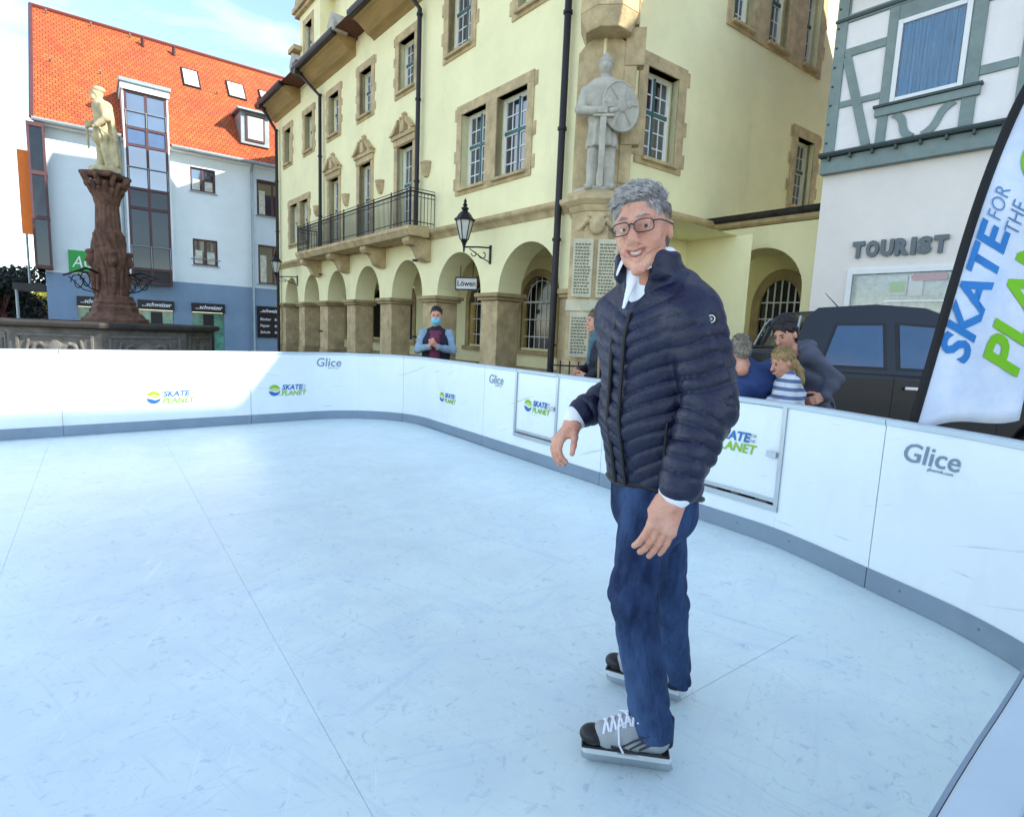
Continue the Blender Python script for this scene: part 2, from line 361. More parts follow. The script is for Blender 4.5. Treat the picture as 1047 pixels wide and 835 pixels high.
def globe_shapes():
    """round emblem: blue, green and yellow swooshes; returns (material, polygon) in unit radius"""
    blue = ring_poly(16, 1, RAD(188), RAD(352)) + [(0.55, -0.38), (0.1, -0.42), (-0.4, -0.2)]
    green = ring_poly(16, 1, RAD(8), RAD(165)) + [(-0.5, 0.28), (0, 0.42), (0.5, 0.3)]
    mid = [(-0.95, 0.05), (-0.4, 0.12), (0.1, -0.12), (0.6, -0.1), (0.97, 0.02), (0.6, 0.14), (0.1, 0.26), (-0.45, 0.18)]
    return [('logo_blue', blue), ('logo_green', green), ('logo_yellow', mid)]
def fan(poly):
    cx = sum(p[0] for p in poly) / len(poly); cy = sum(p[1] for p in poly) / len(poly); n = len(poly)
    return [(cx, cy)] + poly, [(0, i + 1, (i + 1) % n + 1) for i in range(n)]
def skate_logo(s, z, w, parent, o=-0.004):
    """emblem and two lines of print, w wide, starting at arc position s"""
    r = w * 0.16
    for m, poly in globe_shapes():
        vs, fs = fan(poly); mb = MB(); mb.add([on_board(s + r + x * r, z + y * r, o) for x, y in vs], fs); mb.build('emblem', m, parent)
    board_text('SKATE', s + r * 2.3, z + w * 0.015, w * 0.20, 'logo_blue', parent, w * 0.006, o=o)
    board_text('PLANET', s + r * 2.15, z - w * 0.155, w * 0.20, 'logo_green', parent, w * 0.004, o=o)
    board_text('FOR', s + r * 2.3 + w * 0.56, z + w * 0.10, w * 0.07, 'logo_grey', parent, 0, o=o)
    board_text('THE', s + r * 2.3 + w * 0.55, z + w * 0.02, w * 0.07, 'logo_grey', parent, 0, o=o)
def glice(s, z, w, parent):
    board_text('Glice', s, z, w * 0.5, 'glice_grey', parent, w * 0.004, 0.12)
    board_text('glicerink.com', s + w * 0.5, z - w * 0.09, w * 0.085, 'glice_grey', parent, 0, 0.0)
def board(name, label, s0, s1, gate=None):
    c = pos((s0 + s1) / 2); t = thing(name, label, 'rink board', (0, 0, 0), group='white boards around the rink')
    e = 0.003; s0 += e; s1 -= e
    if gate is None: ribbon(MB(), s0, s1, 0, 0.035, 0.002, BH - 0.026).build('panel', 'board_white', t)
    else:
        g0, g1 = gate; zg = 0.27
        mb = MB(); ribbon(mb, s0, g0, 0, 0.035, 0.002, BH - 0.026); ribbon(mb, g1, s1, 0, 0.035, 0.002, BH - 0.026); ribbon(mb, g0 + .001, g1 - .001, 0, 0.035, 0.002, zg)
        mb.build('panel', 'board_white', t)
        d = ribbon(MB(), g0 + 0.012, g1 - 0.012, 0.004, 0.034, zg + 0.03, BH - 0.03).build('gate_leaf', 'board_white', t)
        fr = MB()
        for a, b, z0, z1 in ((g0 - .018, g0 + .014, zg - 0.02, BH + .004), (g1 - .014, g1 + .018, zg - 0.02, BH + .004)): ribbon(fr, a, b, -0.012, 0.0, z0, z1)
        ribbon(fr, g0 - .018, g1 + .018, -0.0135, 0.0, zg - 0.03, zg + 0.012); ribbon(fr, g0 + .014, g1 - .014, -0.006, 0.0035, zg + 0.03, zg + 0.055)
        fr.build('gate_frame', 'alu', t)
        lt = MB(); ribbon(lt, g1 - .10, g1 - .02, -0.03, -0.014, 0.62, 0.66); lt.build('latch', 'alu', t, bevel=0.003)
    ribbon(MB(), s0, s1, -0.009, 0.0, 0.003, 0.125).build('kickplate', 'kick_grey', t)
    for k in range(int((s1 - s0) / 0.42)):
        bo = MB()
        s = s0 + 0.2 + 0.42 * k; q = on_board(s, 0.075, -0.010); n_ = nrm(s); bo.tube([q, q - Vector((n_[0], n_[1], 0)) * 0.004], 0.006, 8); bo.build('bolt', 'seam_dark', t)
    ribbon(MB(), s0, s1, -0.012, 0.036, BH - 0.0245, BH + 0.006).build('top_cap', 'cap_white', t, bevel=0.004)
    if 'nearest' in label: ribbon(MB(), s0, s1, -0.0165, -0.0125, BH - 0.03, BH + 0.003).build('cap_edge', 'kick_grey', t)
    ribbon(MB(), s0, s1, 0.037, 0.062, BH - 0.05, BH + 0.010).build('hand_rail', 'alu', t, bevel=0.006)
    po = MB(); ribbon(po, s1 - 0.02, s1 + 0.002, 0.036, 0.075, -0.05, BH - 0.07); po.build('support_post', 'alu', t)
    return t
sA, sB = arc_of(-5.217, 6.438), arc_of(-3.654, 7.794); sC = arc_of(-1.677, 8.51); sD = arc_of(-0.344, 6.956); sE = arc_of(0.87, 5.26); sF = arc_of(2.12, 3.17); sG = arc_of(2.0, 1.80); sH = arc_of(0.05, 0.17)
sG1 = (arc_of(0.04, 6.40), arc_of(0.46, 5.81)); sG2 = (arc_of(1.35, 4.58), arc_of(1.885, 3.84))
b0 = board('rink_board', 'leftmost white rink board, cut by the left edge, no logo', sA - 2.07, sA)
b1 = board('rink_board', 'white rink board in front of the fountain with the largest globe logo', sA, sB)
b2 = board('rink_board', 'white rink board bending into the far rounded corner, globe logo and small grey lettering', sB, sC)
b3 = board('rink_board', 'white rink board below the masked man, small globe logo', sC, sD)
b4 = board('rink_board', 'white rink board with small gate left of the skater\'s hand', sD, sE, sG1)
b5 = board('rink_board', 'white rink board with framed gate behind the skater\'s back', sE, sF, sG2)
b6 = board('rink_board', 'curved white rink board at the right with large grey lettering', sF, sG)
b7 = board('rink_board', 'nearest white rink board, seen from above in the lower right corner', sG, sH)
skate_logo(sA + 0.83, 0.42, 0.50, b1)
skate_logo(sB + 0.24, 0.46, 0.50, b2)
glice(sB + 0.92, 0.80, 0.36, b2)
skate_logo(sC + 0.93, 0.49, 0.42, b3)
glice(sD + 0.10, 0.80, 0.30, b4)
skate_logo(sG1[0] + 0.16, 0.62, 0.42, b4, o=-0.0012)
skate_logo(sG2[0] + 0.20, 0.68, 0.48, b5, o=-0.0012)
glice(sF + 0.11, 0.80, 0.29, b6)

# rink floor: synthetic ice panels laid in rows
def ice_material():
    m = mat('synthetic_ice', srgb(224, 241, 238), 0.34, 0.05, 1.3, 0.10, 14, ior=1.5)
    nt = m.node_tree; n = nt.nodes; l = nt.links; b = n['Principled BSDF']; base = b.inputs['Base Color'].links[0].from_socket
    co = n.new('ShaderNodeTexCoord')
    geo = n.new('ShaderNodeNewGeometry')
    # skating scratches: thin stretched noises in several directions
    last = base
    for i, (rz, scx, scy, lo_, hi_, amt, colr) in enumerate([(0.6, 1.2, 26, .58, .72, .40, (.46, .60, .70)), (2.1, .9, 22, .59, .73, .38, (.48, .62, .72)), (1.3, 1.5, 30, .64, .68, .6, (.86, .93, .96)), (2.8, 1.0, 24, .60, .74, .38, (.5, .64, .74)), (0.0, 2.2, 2.2, .43, .70, .55, (.60, .72, .79)), (0.0, 16, 16, .58, .70, .6, (.42, .53, .62))]):
        mr_ = n.new('ShaderNodeMapping'); mr_.inputs['Rotation'].default_value = (0, 0, rz); mp_ = n.new('ShaderNodeMapping'); mp_.inputs['Scale'].default_value = (scx, scy, 1); mp_.inputs['Location'].default_value = (i * 3.7, i * 1.9, 0)
        l.new(geo.outputs['Position'], mr_.inputs['Vector']); l.new(mr_.outputs['Vector'], mp_.inputs['Vector'])
        no = n.new('ShaderNodeTexNoise'); no.inputs['Scale'].default_value = 1.0; no.inputs['Detail'].default_value = 5; no.inputs['Distortion'].default_value = 1.6; no.inputs['Roughness'].default_value = 0.6
        l.new(mp_.outputs['Vector'], no.inputs['Vector'])
        rr = n.new('ShaderNodeValToRGB'); rr.color_ramp.elements[0].position = lo_; rr.color_ramp.elements[1].position = hi_
        rr.color_ramp.elements[0].color = (0, 0, 0, 1); rr.color_ramp.elements[1].color = (amt, amt, amt, 1); l.new(no.outputs['Fac'], rr.inputs['Fac'])
        mi = n.new('ShaderNodeMix'); mi.data_type = 'RGBA'; l.new(rr.outputs['Color'], mi.inputs[0]); l.new(last, mi.inputs[6]); mi.inputs[7].default_value = (*colr, 1); last = mi.outputs[2]
    l.new(last, b.inputs['Base Color']); return m
ICE = ice_material()
MM('rink_base', srgb(178, 200, 210), 0.8)
fb = MB(); S = np.linspace(0, arc[-1], 120); rim = [pos(s) for s in S] + [A(-9.5, -3)]
fb.prism([(p[0], p[1]) for p in rim], -0.055, -0.0045, 'z')
rink_floor = tag(fb.build('rink_floor', 'rink_base'), kind='structure')
def clip_poly(poly, a, b):
    """keep the part of poly to the right of the line a -> b (inside of the clockwise boards)"""
    out = []; n = len(poly); d = b - a
    sd = [(d[0] * (p[1] - a[1]) - d[1] * (p[0] - a[0])) for p in poly]
    for i in range(n):
        p, q = poly[i], poly[(i + 1) % n]; s, t = sd[i], sd[(i + 1) % n]
        if s <= 0: out.append(p)
        if (s < 0 < t) or (t < 0 < s): out.append(p + (q - p) * (s / (s - t)))
    return out
u1 = A(math.sin(RAD(143.5)), math.cos(RAD(143.5))); u2 = A(math.sin(RAD(53.5)), math.cos(RAD(53.5))); o0 = A(-3.21, 5.32)
cutters = [(pos(s), pos(s + 0.05)) for s in np.concatenate([[0.5, 3.0], np.linspace(arc_of(-3.0, 8.36), arc_of(-1.24, 8.17), 14), [sD, sE], np.linspace(arc_of(1.57, 4.29), sG, 14), [sG + 0.6, sH]])]
GAP = 0.0007
for i in range(-6, 9):
    for j in range(-5, 6):
        off = 1.05 if i % 2 else 0.0
        a = o0 + u2 * (1.06 * i + GAP) + u1 * (2.12 * j + off + GAP - 0.33)
        poly = [a, a + u2 * (1.06 - 2 * GAP), a + u2 * (1.06 - 2 * GAP) + u1 * (2.12 - 2 * GAP), a + u1 * (2.12 - 2 * GAP)]
        for ca, cb in cutters:
            poly = clip_poly(poly, ca, cb)
            if len(poly) < 3: break
        if len(poly) < 3: continue
        c = sum(poly) / len(poly)
        if c[1] < -0.8 or c[0] < -6.9 or abs(c[0]) > 1.25 * max(c[1], 0.3) + 1.2: continue
        dz = random.uniform(-0.0006, 0.0006)
        MB().prism([(p[0], p[1]) for p in poly], -0.0043, dz, 'z').build('ice_panel', ICE, rink_floor)
# ---------------------------------------------------------------- town hall
KC = (1.29, 9.97, 0.0)
town = thing('town_hall', 'pale yellow town hall with arcade, balcony and stone-framed windows', 'building', KC)
ML = Matrix.Rotation(RAD(-50.5), 4, 'Z')     # long arcaded front: x to the viewer's right, y into the building, x = 0 at the corner
MR = Matrix.Rotation(RAD(36.2), 4, 'Z')      # side front right of the corner pillar
WT = 0.35
def wall_grid(mb, x0, x1, z0, z1, holes, y=0.0, depth=WT):
    """wall sheet with rectangular openings, their reveals and a back sheet"""
    xs = sorted({x0, x1, *[h[0] for h in holes], *[h[1] for h in holes]}); zs = sorted({z0, z1, *[h[2] for h in holes], *[h[3] for h in holes]})
    xs = [x for x in xs if x0 <= x <= x1]; zs = [z for z in zs if z0 <= z <= z1]
    for i in range(len(xs) - 1):
        for j in range(len(zs) - 1):
            cx, cz = (xs[i] + xs[i + 1]) / 2, (zs[j] + zs[j + 1]) / 2
            if any(h[0] < cx < h[1] and h[2] < cz < h[3] for h in holes): continue
            mb.add([(xs[i], y, zs[j]), (xs[i + 1], y, zs[j]), (xs[i + 1], y, zs[j + 1]), (xs[i], y, zs[j + 1])], [(0, 1, 2, 3)])
    for a, b, c, d in holes:
        e = y + depth
        mb.add([(a, y, c), (a, e, c), (a, e, d), (a, y, d), (b, y, c), (b, e, c), (b, e, d), (b, y, d)], [(0, 1, 2, 3), (4, 7, 6, 5), (0, 4, 5, 1), (3, 2, 6, 7)])
    return mb
def stone_surround(lights, top, bot, side=0.19, proud=0.03, sill=True, teeth=True, lintel=0.2, seed=0):
    """sandstone frame round one or more lights [(x0, x1)...]; toothed edges like long and short work"""
    mb = MB(); rd = random.Random(seed); X0, X1 = lights[0][0], lights[-1][1]
    z0, z1 = bot, top
    mb.box(X0 - side, X1 + side, -proud, 0.16, z1, z1 + lintel)
    for k, (a, b) in enumerate(lights[:-1]):
        mb.box(b, lights[k + 1][0], -proud + 0.001, 0.16, z0, z1 - .001)
    h = (z1 + lintel - z0) / 6
    for sx in (0, 1):
        e = X0 if sx == 0 else X1
        a, b = (e - side, e) if sx == 0 else (e, e + side)
        mb.box(a, b, -proud + 0.001, 0.16, z0, z1 - .001)
        if teeth:
            for i in (0, 2, 5) if seed % 2 else (1, 3, 5):
                q = 0.09
                zz0 = z0 + i * h + .01; zz1 = zz0 + h * 0.85
                if sx == 0: mb.box(a - q, a + 0.01, -proud * 0.6, 0.1, zz0, zz1)
                else: mb.box(b - 0.01, b + q, -proud * 0.6, 0.1, zz0, zz1)
    if sill:
        mb.box(X0 - side, X1 + side, -proud, 0.16, z0 - 0.12, z0 - .001)
        for a, b in lights: mb.box(a - 0.05, b + 0.05, -proud - 0.07, 0.1, z0 - 0.045, z0 + 0.012)
    return mb
def casement(parent, mw, x0, x1, z0, z1, y=0.2, rows=(3, 2), cols=4, teal=True, glass='window_glass'):
    """two-leaf casement: teal outer frame and transom, white sashes with glazing bars, glass"""
    fr = MB(); t = 0.035; zt = z0 + (z1 - z0) * 0.58; xm = (x0 + x1) / 2
    for a, b, c, d in ((x0, x0 + t, z0, z1), (x1 - t, x1, z0, z1), (x0 + t, x1 - t, z0, z0 + t), (x0 + t, x1 - t, z1 - t, z1)): fr.box(a, b, y, y + 0.06, c, d)
    pf = fr; fr = MB(); fr.box(x0 + t, x1 - t, y - 0.012, y + 0.05, zt - 0.032, zt + 0.032); fr.box(xm - 0.022, xm + 0.022, y - 0.010, y + 0.05, z0 + t, z1 - t)
    f = fr.build('window_frame', 'teal_frame' if teal else 'white_frame', parent, mw)
    pf.build('outer_frame', 'white_frame', f); ba = MB(); w = 0.026
    for (c0, c1), nr in (((z0 + t, zt - 0.032), rows[0]), ((zt + 0.032, z1 - t), rows[1])):
        for a, b in ((x0 + t, xm - 0.022), (xm + 0.022, x1 - t)):
            ba.box(a, a + w, y + .012, y + .04, c0, c1); ba.box(b - w, b, y + .012, y + .04, c0, c1)
            ba.box(a + w, b - w, y + .012, y + .04, c0, c0 + w); ba.box(a + w, b - w, y + .012, y + .04, c1 - w, c1)
            nc = cols // 2
            for i in range(1, nc): x = a + (b - a) * i / nc; ba.box(x - .011, x + .011, y + .016, y + .036, c0 + w, c1 - w)
            for j in range(1, nr): z = c0 + (c1 - c0) * j / nr; ba.box(a + w, b - w, y + .018, y + .038, z - .011, z + .011)
    ba.build('sash', 'white_frame', f)
    gl = MB(); gl.add([(x0 + t, y + .030, z0 + t), (x1 - t, y + .030, z0 + t), (x1 - t, y + .030, z1 - t), (x0 + t, y + .030, z1 - t)], [(0, 1, 2, 3)])
    gl.build('pane', glass, f)
    cu = MB(); yb = y + 0.24
    cu.add([(x0, yb, z0), (x1, yb, z0), (x1, yb, z1), (x0, yb, z1)], [(0, 1, 2, 3)])
    return f
def win(fr_m, lights, bot, top, seed, **kw):
    o = stone_surround(lights, top, bot, seed=seed, **kw).build('window', 'sandstone', town, fr_m, bevel=0.006)
    for i, (a, b) in enumerate(lights): casement(o, None, a, b, bot, top, glass='curtain_glass' if (seed + i) % 3 == 1 else 'window_glass')
    return o
# --- long front
SING = [(-7.18, -6.36), (-9.55, -8.78), (-11.88, -11.1), (-14.1, -13.35), (-16.3, -15.6)]
DBL = [(-4.17, -3.27), (-2.90, -1.94)]
FARD = [(-15.75, -14.95), (-14.65, -13.85)]
TOPN = [(-4.83, -3.93), (-2.32, -1.47)]
holesL = [(a, b, 4.56, 6.15) for a, b in DBL] + [(a, b, 7.42, 8.66) for a, b in SING] + [(a, b, 3.86, 6.1) for a, b in SING[:3]] + [(a, b, 4.4, 5.85) for a, b in FARD] + [(a, b, 7.55, 9.15) for a, b in TOPN]
wall_grid(MB(), -17.3, 0.0, 3.4, 9.62, holesL).build('wall', 'yellow_plaster', town, ML)
for i, (a, b) in enumerate(SING): win(ML, [(a, b)], 7.42, 8.66, i)
win(ML, DBL, 4.56, 6.15, 1); win(ML, FARD, 4.4, 5.85, 2)
for i, (a, b) in enumerate(TOPN): win(ML, [(a, b)], 7.55, 9.15, i + 6, lintel=0.24)
def pediment(x, z):
    mb = MB()
    mb.box(x - .62, x + .62, -.10, .05, z, z + .10); mb.box(x - .56, x + .56, -.06, .05, z - .16, z - .001)
    for sx in (-1, 1):      # broken, curved halves
        pts = []
        for k in range(7):
            t = k / 6; pts.append((x + sx * (.66 - .46 * t), z + .10 + .34 * t ** 1.25))
        low = [(x + sx * (.66 - .46 * (6 - k) / 6), z + .10 + .34 * ((6 - k) / 6) ** 1.25 - .12) for k in range(7)]
        mb.prism(pts + [(p[0], max(p[1], z + .101)) for p in low], -.15 if sx < 0 else -.151, .05)
    mb.box(x - .10, x + .10, -.13, .05, z + .102, z + .40); mb.lathe([(.13, 0), (.15, .04), (.05, .09), (.09, .14), (.001, .22)], 8, (x, -.04, z + .40))
    return mb
for i, (a, b) in enumerate(SING[:3]):
    o = stone_surround([(a, b)], 6.1, 3.86, side=0.17, sill=False, teeth=False, lintel=0.16, seed=i).build('balcony_door', 'sandstone', town, ML, bevel=0.006)
    casement(o, None, a, b, 3.88, 6.1, rows=(4, 2))
    pediment((a + b) / 2, 6.28).build('pediment', 'sandstone', o, bevel=0.008)
# arcade
ARC = [(-1.73, .92), (-4.17, .90), (-6.6, .83), (-8.98, .83), (-11.27, .78), (-13.55, .76), (-15.7, .76)]
SPR, RISE, TH = 2.25, 0.95, 0.62
def arch_pts(cx, hw, n=20, grow=0.0): return [(cx - (hw + grow) * math.cos(math.pi * i / n), SPR + (RISE + grow) * math.sin(math.pi * i / n)) for i in range(n + 1)]
aw_ = MB(); edges = []
arcs_sorted = sorted(ARC)
xcur = -17.3
for cx, hw in arcs_sorted:
    aw_.box(xcur, cx - hw, 0, TH, SPR, 3.40); edges.append((xcur, cx - hw))
    P = arch_pts(cx, hw)
    for i in range(len(P) - 1):
        (xa, za), (xb, zb) = P[i], P[i + 1]
        aw_.add([(xa, 0, za), (xb, 0, zb), (xb, 0, 3.4), (xa, 0, 3.4), (xa, TH, za), (xb, TH, zb), (xb, TH, 3.4), (xa, TH, 3.4)], [(0, 1, 2, 3), (4, 7, 6, 5), (0, 4, 5, 1)])
    xcur = cx + hw
aw_.box(xcur, 0.0, 0, TH, SPR, 3.40); edges.append((xcur, 0.0))
aw_.build('arcade_wall', 'yellow_plaster', town, ML)
for k, (a, b) in enumerate(edges):
    if b - a < 0.05: continue
    pm = MB(); pm.box(a + .02, b - .02, 0.012, TH - .012, 0.62, SPR - .16)
    o = pm.build('arcade_pier', 'sandstone', town, ML, bevel=0.012)
    MB().box(a - .01, b + .01, -.015, TH + .015, -0.06, 0.615).build('plinth', 'sandstone_dark', o, bevel=0.015)
    c = MB(); c.box(a - .05, b + .05, -.06, TH + .06, SPR - .155, SPR - .09); c.box(a - .10, b + .10, -.11, TH + .11, SPR - .088, SPR - .002); c.build('capital', 'sandstone_dark', o, bevel=0.014)
# gallery behind the arches
gb = MB(); GY = 2.5
holesG = [(cx - .62, cx + .62, 1.05, 2.9) for cx, hw in ARC]
wall_grid(gb, -17.3, 1.5, -0.06, 3.35, holesG, GY, 0.3)
gb.add([(-17.3, 0.3, 3.35), (1.2, 0.3, 3.35), (1.2, GY, 3.35), (-17.3, GY, 3.35)], [(0, 3, 2, 1)])
gb.build('gallery_wall', 'yellow_plaster', town, ML)
MB().box(-17.3, 0.2, GY - .06, GY, -.05, .55).build('gallery_plinth', 'sandstone_dark', town, ML)
for k, (cx, hw) in enumerate(ARC):
    s = MB(); n = 16; hw2 = .62; zs = 2.28
    outer = [(cx - .80, 1.0)] + [(cx - .80 * math.cos(math.pi * i / n), zs + .80 * math.sin(math.pi * i / n)) for i in range(n + 1)] + [(cx + .80, 1.0)]
    inner = [(cx - hw2, 1.0)] + [(cx - hw2 * math.cos(math.pi * i / n), zs + hw2 * math.sin(math.pi * i / n)) for i in range(n + 1)] + [(cx + hw2, 1.0)]
    for i in range(len(outer) - 1):
        a, b, c, d = outer[i], outer[i + 1], inner[i + 1], inner[i]
        s.add([(a[0], GY - .05, a[1]), (b[0], GY - .05, b[1]), (c[0], GY - .05, c[1]), (d[0], GY - .05, d[1]), (c[0], GY + .25, c[1]), (d[0], GY + .25, d[1]), (a[0], GY, a[1]), (b[0], GY, b[1])], [(0, 1, 2, 3), (3, 2, 4, 5), (0, 6, 7, 1)])
    s.box(cx - .86, cx + .86, GY - .12, GY + .2, .88, 1.0)
    o = s.build('gallery_window', 'sandstone_dark', town, ML)
    gp = [(cx - hw2, 1.0)] + inner[1:-1] + [(cx + hw2, 1.0)]
    MB().prism(gp, GY + .2, GY + .22).build('pane', 'dark_glass', o)
    if k < 4:
        gr = MB()
        for i in range(1, 6):
            x = cx - hw2 + 2 * hw2 * i / 6; zt = zs + math.sqrt(max(hw2 ** 2 - (x - cx) ** 2, 0)) - .02
            gr.tube([(x, GY + .10, 1.0), (x, GY + .10, zt)], .014, 6)
        for z in (1.35, 1.8, 2.25): gr.tube([(cx - hw2, GY + .085, z), (cx + hw2, GY + .085, z)], .014 if z < 2 else .03, 6)
        rr = [(cx - .52 * math.cos(math.pi * i / n), GY + .09, zs + .52 * math.sin(math.pi * i / n)) for i in range(n + 1)]; gr.tube(rr, .014, 6)
        gr.build('window_grille', 'white_frame', o, smooth=True)
MM('plaque_dark', srgb(70, 62, 52), 0.5)
MB().box(-3.08, -2.86, GY - .03, GY, 1.35, 1.65).build('wall_plaque', 'plaque_dark', town, ML)
# cornice between ground floor and first floor
def cornice(name, x0, x1, m, z=3.58):
    c = MB(); c.prism([(-.02, z), (-.05, z + .05), (-.08, z + .09), (-.14, z + .13), (-.16, z + .16), (-.16, z + .22), (.02, z + .25), (.02, z)], x0, x1, 'x'); return c.build(name, 'sandstone', town, m)
cornice('cornice', -17.3, -.42, ML)
# balcony
bal = MB(); BX0, BX1, BO = -13.0, -5.2, 0.72
bal.prism([(-BO + .06, 3.60), (-BO + .02, 3.66), (-BO, 3.70), (-BO - .03, 3.74), (-BO - .03, 3.82), (-.17, 3.86), (-.17, 3.6)], BX0, BX1, 'x')
balcony = bal.build('balcony', 'sandstone', town, ML, bevel=0.008)
for x in (-12.75, -10.4, -7.95, -5.55):
    br = MB(); br.prism([(-.002, 3.598), (-BO + .10, 3.598), (-BO + .08, 3.50), (-BO + .14, 3.42), (-.42, 3.40), (-.34, 3.30), (-.26, 3.14), (-.10, 3.06), (-.002, 3.06)], x - .16, x + .16, 'x')
    br.build('bracket', 'sandstone', balcony, bevel=0.012)
ra = MB(); yr = -BO + .05; ZR = 4.60
def rail_run(p0, p1, n):
    p0, p1 = Vector(p0), Vector(p1)
    for z, r in ((3.93, .011), (ZR - .10, .010), (ZR, .020), (ZR + .07, .010)): ra.tube([p0 + Vector((0, 0, z)), p1 + Vector((0, 0, z))], r, 6)
    for i in range(n + 1):
        p = p0.lerp(p1, i / n); big = i % 14 == 0; ra.tube([p + Vector((0, 0, 3.83)), p + Vector((0, 0, ZR + (.10 if big else 0)))], .018 if big else .0085, 5)
rail_run((BX0 + .04, yr, 0), (BX1 - .04, yr, 0), 112); rail_run((BX1 - .04, yr, 0), (BX1 - .04, -.02, 0), 7); rail_run((BX0 + .04, yr, 0), (BX0 + .04, -.02, 0), 7)
ra.build('railing', 'black_iron', balcony)
for x in (-12.9, -10.45, -8.12, -5.65):
    lm = MB(); prof = [(.05, -.20), (.09, -.19), (.14, -.10), (.17, .0), (.175, .09), (.19, .10), (.19, .14), (.16, .14), (.14, .05)]
    vs = MB().lathe(prof, 16).v; m_ = MB().lathe(prof, 16); lm.add([(x + a, min(b * .9, 0.0), 5.3 + c) for a, b, c in m_.v], m_.f)
    lm.build('wall_bowl_lamp', 'sandstone', town, ML, smooth=True)
# downpipes
def pipe(name, m, pts, r=.055, rings=True):
    p = MB().tube(pts, r, 10)
    if rings:
        for z in np.arange(1.2, pts[0][2] - .4, 1.9): p.tube([(pts[-1][0], pts[-1][1], z), (pts[-1][0], pts[-1][1], z + .05)], r * 1.35, 10)
    return p.build(name, 'dark_pipe', town, m, smooth=True)
def hopper(m, x, y, z):
    h = MB(); h.prism([(x - .09, z - .25), (x + .09, z - .25), (x + .17, z - .02), (x + .19, z + .12), (x - .19, z + .12), (x - .17, z - .02)], y - .14, y + .12); return h.build('rain_hopper', 'dark_pipe', town, m, bevel=.01)
pipe('downpipe', ML, [(-.80, -.13, 10.2), (-.80, -.13, -.05)], .062)
pipe('downpipe', ML, [(-6.15, -.58, 9.75), (-6.12, -.50, 9.45), (-5.93, -.13, 8.95), (-5.93, -.13, 3.9)], .055)
pipe('downpipe', ML, [(-12.95, -.62, 9.70), (-12.95, -.55, 9.5), (-12.35, -.13, 8.8), (-12.35, -.13, 3.9)], .055)
pipe('downpipe', ML, [(-17.0, -.62, 9.7), (-16.98, -.55, 9.45), (-16.92, -.13, 8.8), (-16.92, -.13, -.05)], .06)
hopper(ML, -12.95, -.62, 9.72); hopper(ML, -17.0, -.62, 9.75); hopper(ML, -6.15, -.6, 9.8)
# eaves with coved soffits, between wall strips that run on upwards
def eave(x0, x1, z=9.22):
    e = MB(); e.prism([(.0, z), (-.10, z + .06), (-.22, z + .10), (-.36, z + .22), (-.52, z + .32), (-.62, z + .34), (-.62, z + .42), (.0, z + .52)], x0, x1, 'x')
    o = e.build('eave', 'eave_wood', town, ML)
    gt = MB(); gt.prism([(-.60, z + .36), (-.74, z + .36), (-.78, z + .44), (-.78, z + .52), (-.60, z + .53)], x0 - .06, x1 + .06, 'x'); gt.build('gutter', 'dark_pipe', o, bevel=.02)
    return o
eave(-17.4, -14.55); eave(-13.15, -9.85); eave(-8.65, -1.0)
MM('roof_tile_dark', srgb(110, 66, 50), 0.8, 0.2, 8, 0.6, 40)
rf = MB(); rf.prism([(-.70, 9.70), (6.0, 13.2), (12.5, 9.7), (6.0, 9.62)], -17.4, 0.4, 'x'); rf.build('roof', 'roof_tile_dark', town, ML)
wall_grid(MB(), -9.72, -8.78, 9.62, 11.4, [], 0.0).build('wall', 'yellow_plaster', town, ML)
# wall dormer above the middle eave, with its own window and cornices
dm = MB(); wall_grid(dm, -14.5, -12.6, 9.62, 12.4, [(-14.0, -13.35, 10.4, 11.55)], -.02); dm.box(-12.61, -9.72, .45, 3.5, 9.62, 12.3)
dm.add([(-12.6, -.02, 9.62), (-12.6, 3, 9.62), (-12.6, 3, 12.4), (-12.6, -.02, 12.4), (-14.5, -.02, 9.62), (-14.5, 3, 9.62), (-14.5, 3, 12.4), (-14.5, -.02, 12.4)], [(0, 1, 2, 3), (4, 7, 6, 5)])
dorm = dm.build('wall_dormer', 'yellow_plaster', town, ML)
s_ = stone_surround([(-14.0, -13.35)], 11.55, 10.4, seed=3).build('dormer_window', 'sandstone', town, ML); casement(s_, None, -14.0, -13.35, 10.4, 11.55, y=.16)
dc = MB(); dc.box(-14.95, -14.3, -.3, .2, 10.85, 11.0); dc.build('dormer_corner_stone', 'sandstone', dorm, bevel=.01); dc = MB(); dc.box(-14.75, -12.5, -.22, .1, 12.1, 12.25); dc.box(-14.7, -12.55, -.14, .1, 11.98, 12.101); dc.build('dormer_cornice', 'sandstone', dorm, bevel=.01)
dc2 = MB(); dc2.box(-12.59, -9.7, .15, .5, 12.0, 12.35); dc2.build('dormer_cornice', 'sandstone', dorm, bevel=.01)
MB().prism([(-14.8, 12.4), (-12.5, 12.4), (-13.0, 13.5), (-13.65, 14.3), (-14.3, 13.5)], -.1, 3).build('dormer_gable', 'sandstone', dorm)
for x, z in ((-13.2, 9.95), (-9.9, 9.95)): MB().prism([(x - .2, z - .3), (x + .2, z - .3), (x + .25, z - .1), (x, z + .25), (x - .25, z - .1)], -.75, -.3).build('eave_end_stone', 'statue_stone', town, ML, bevel=.03)
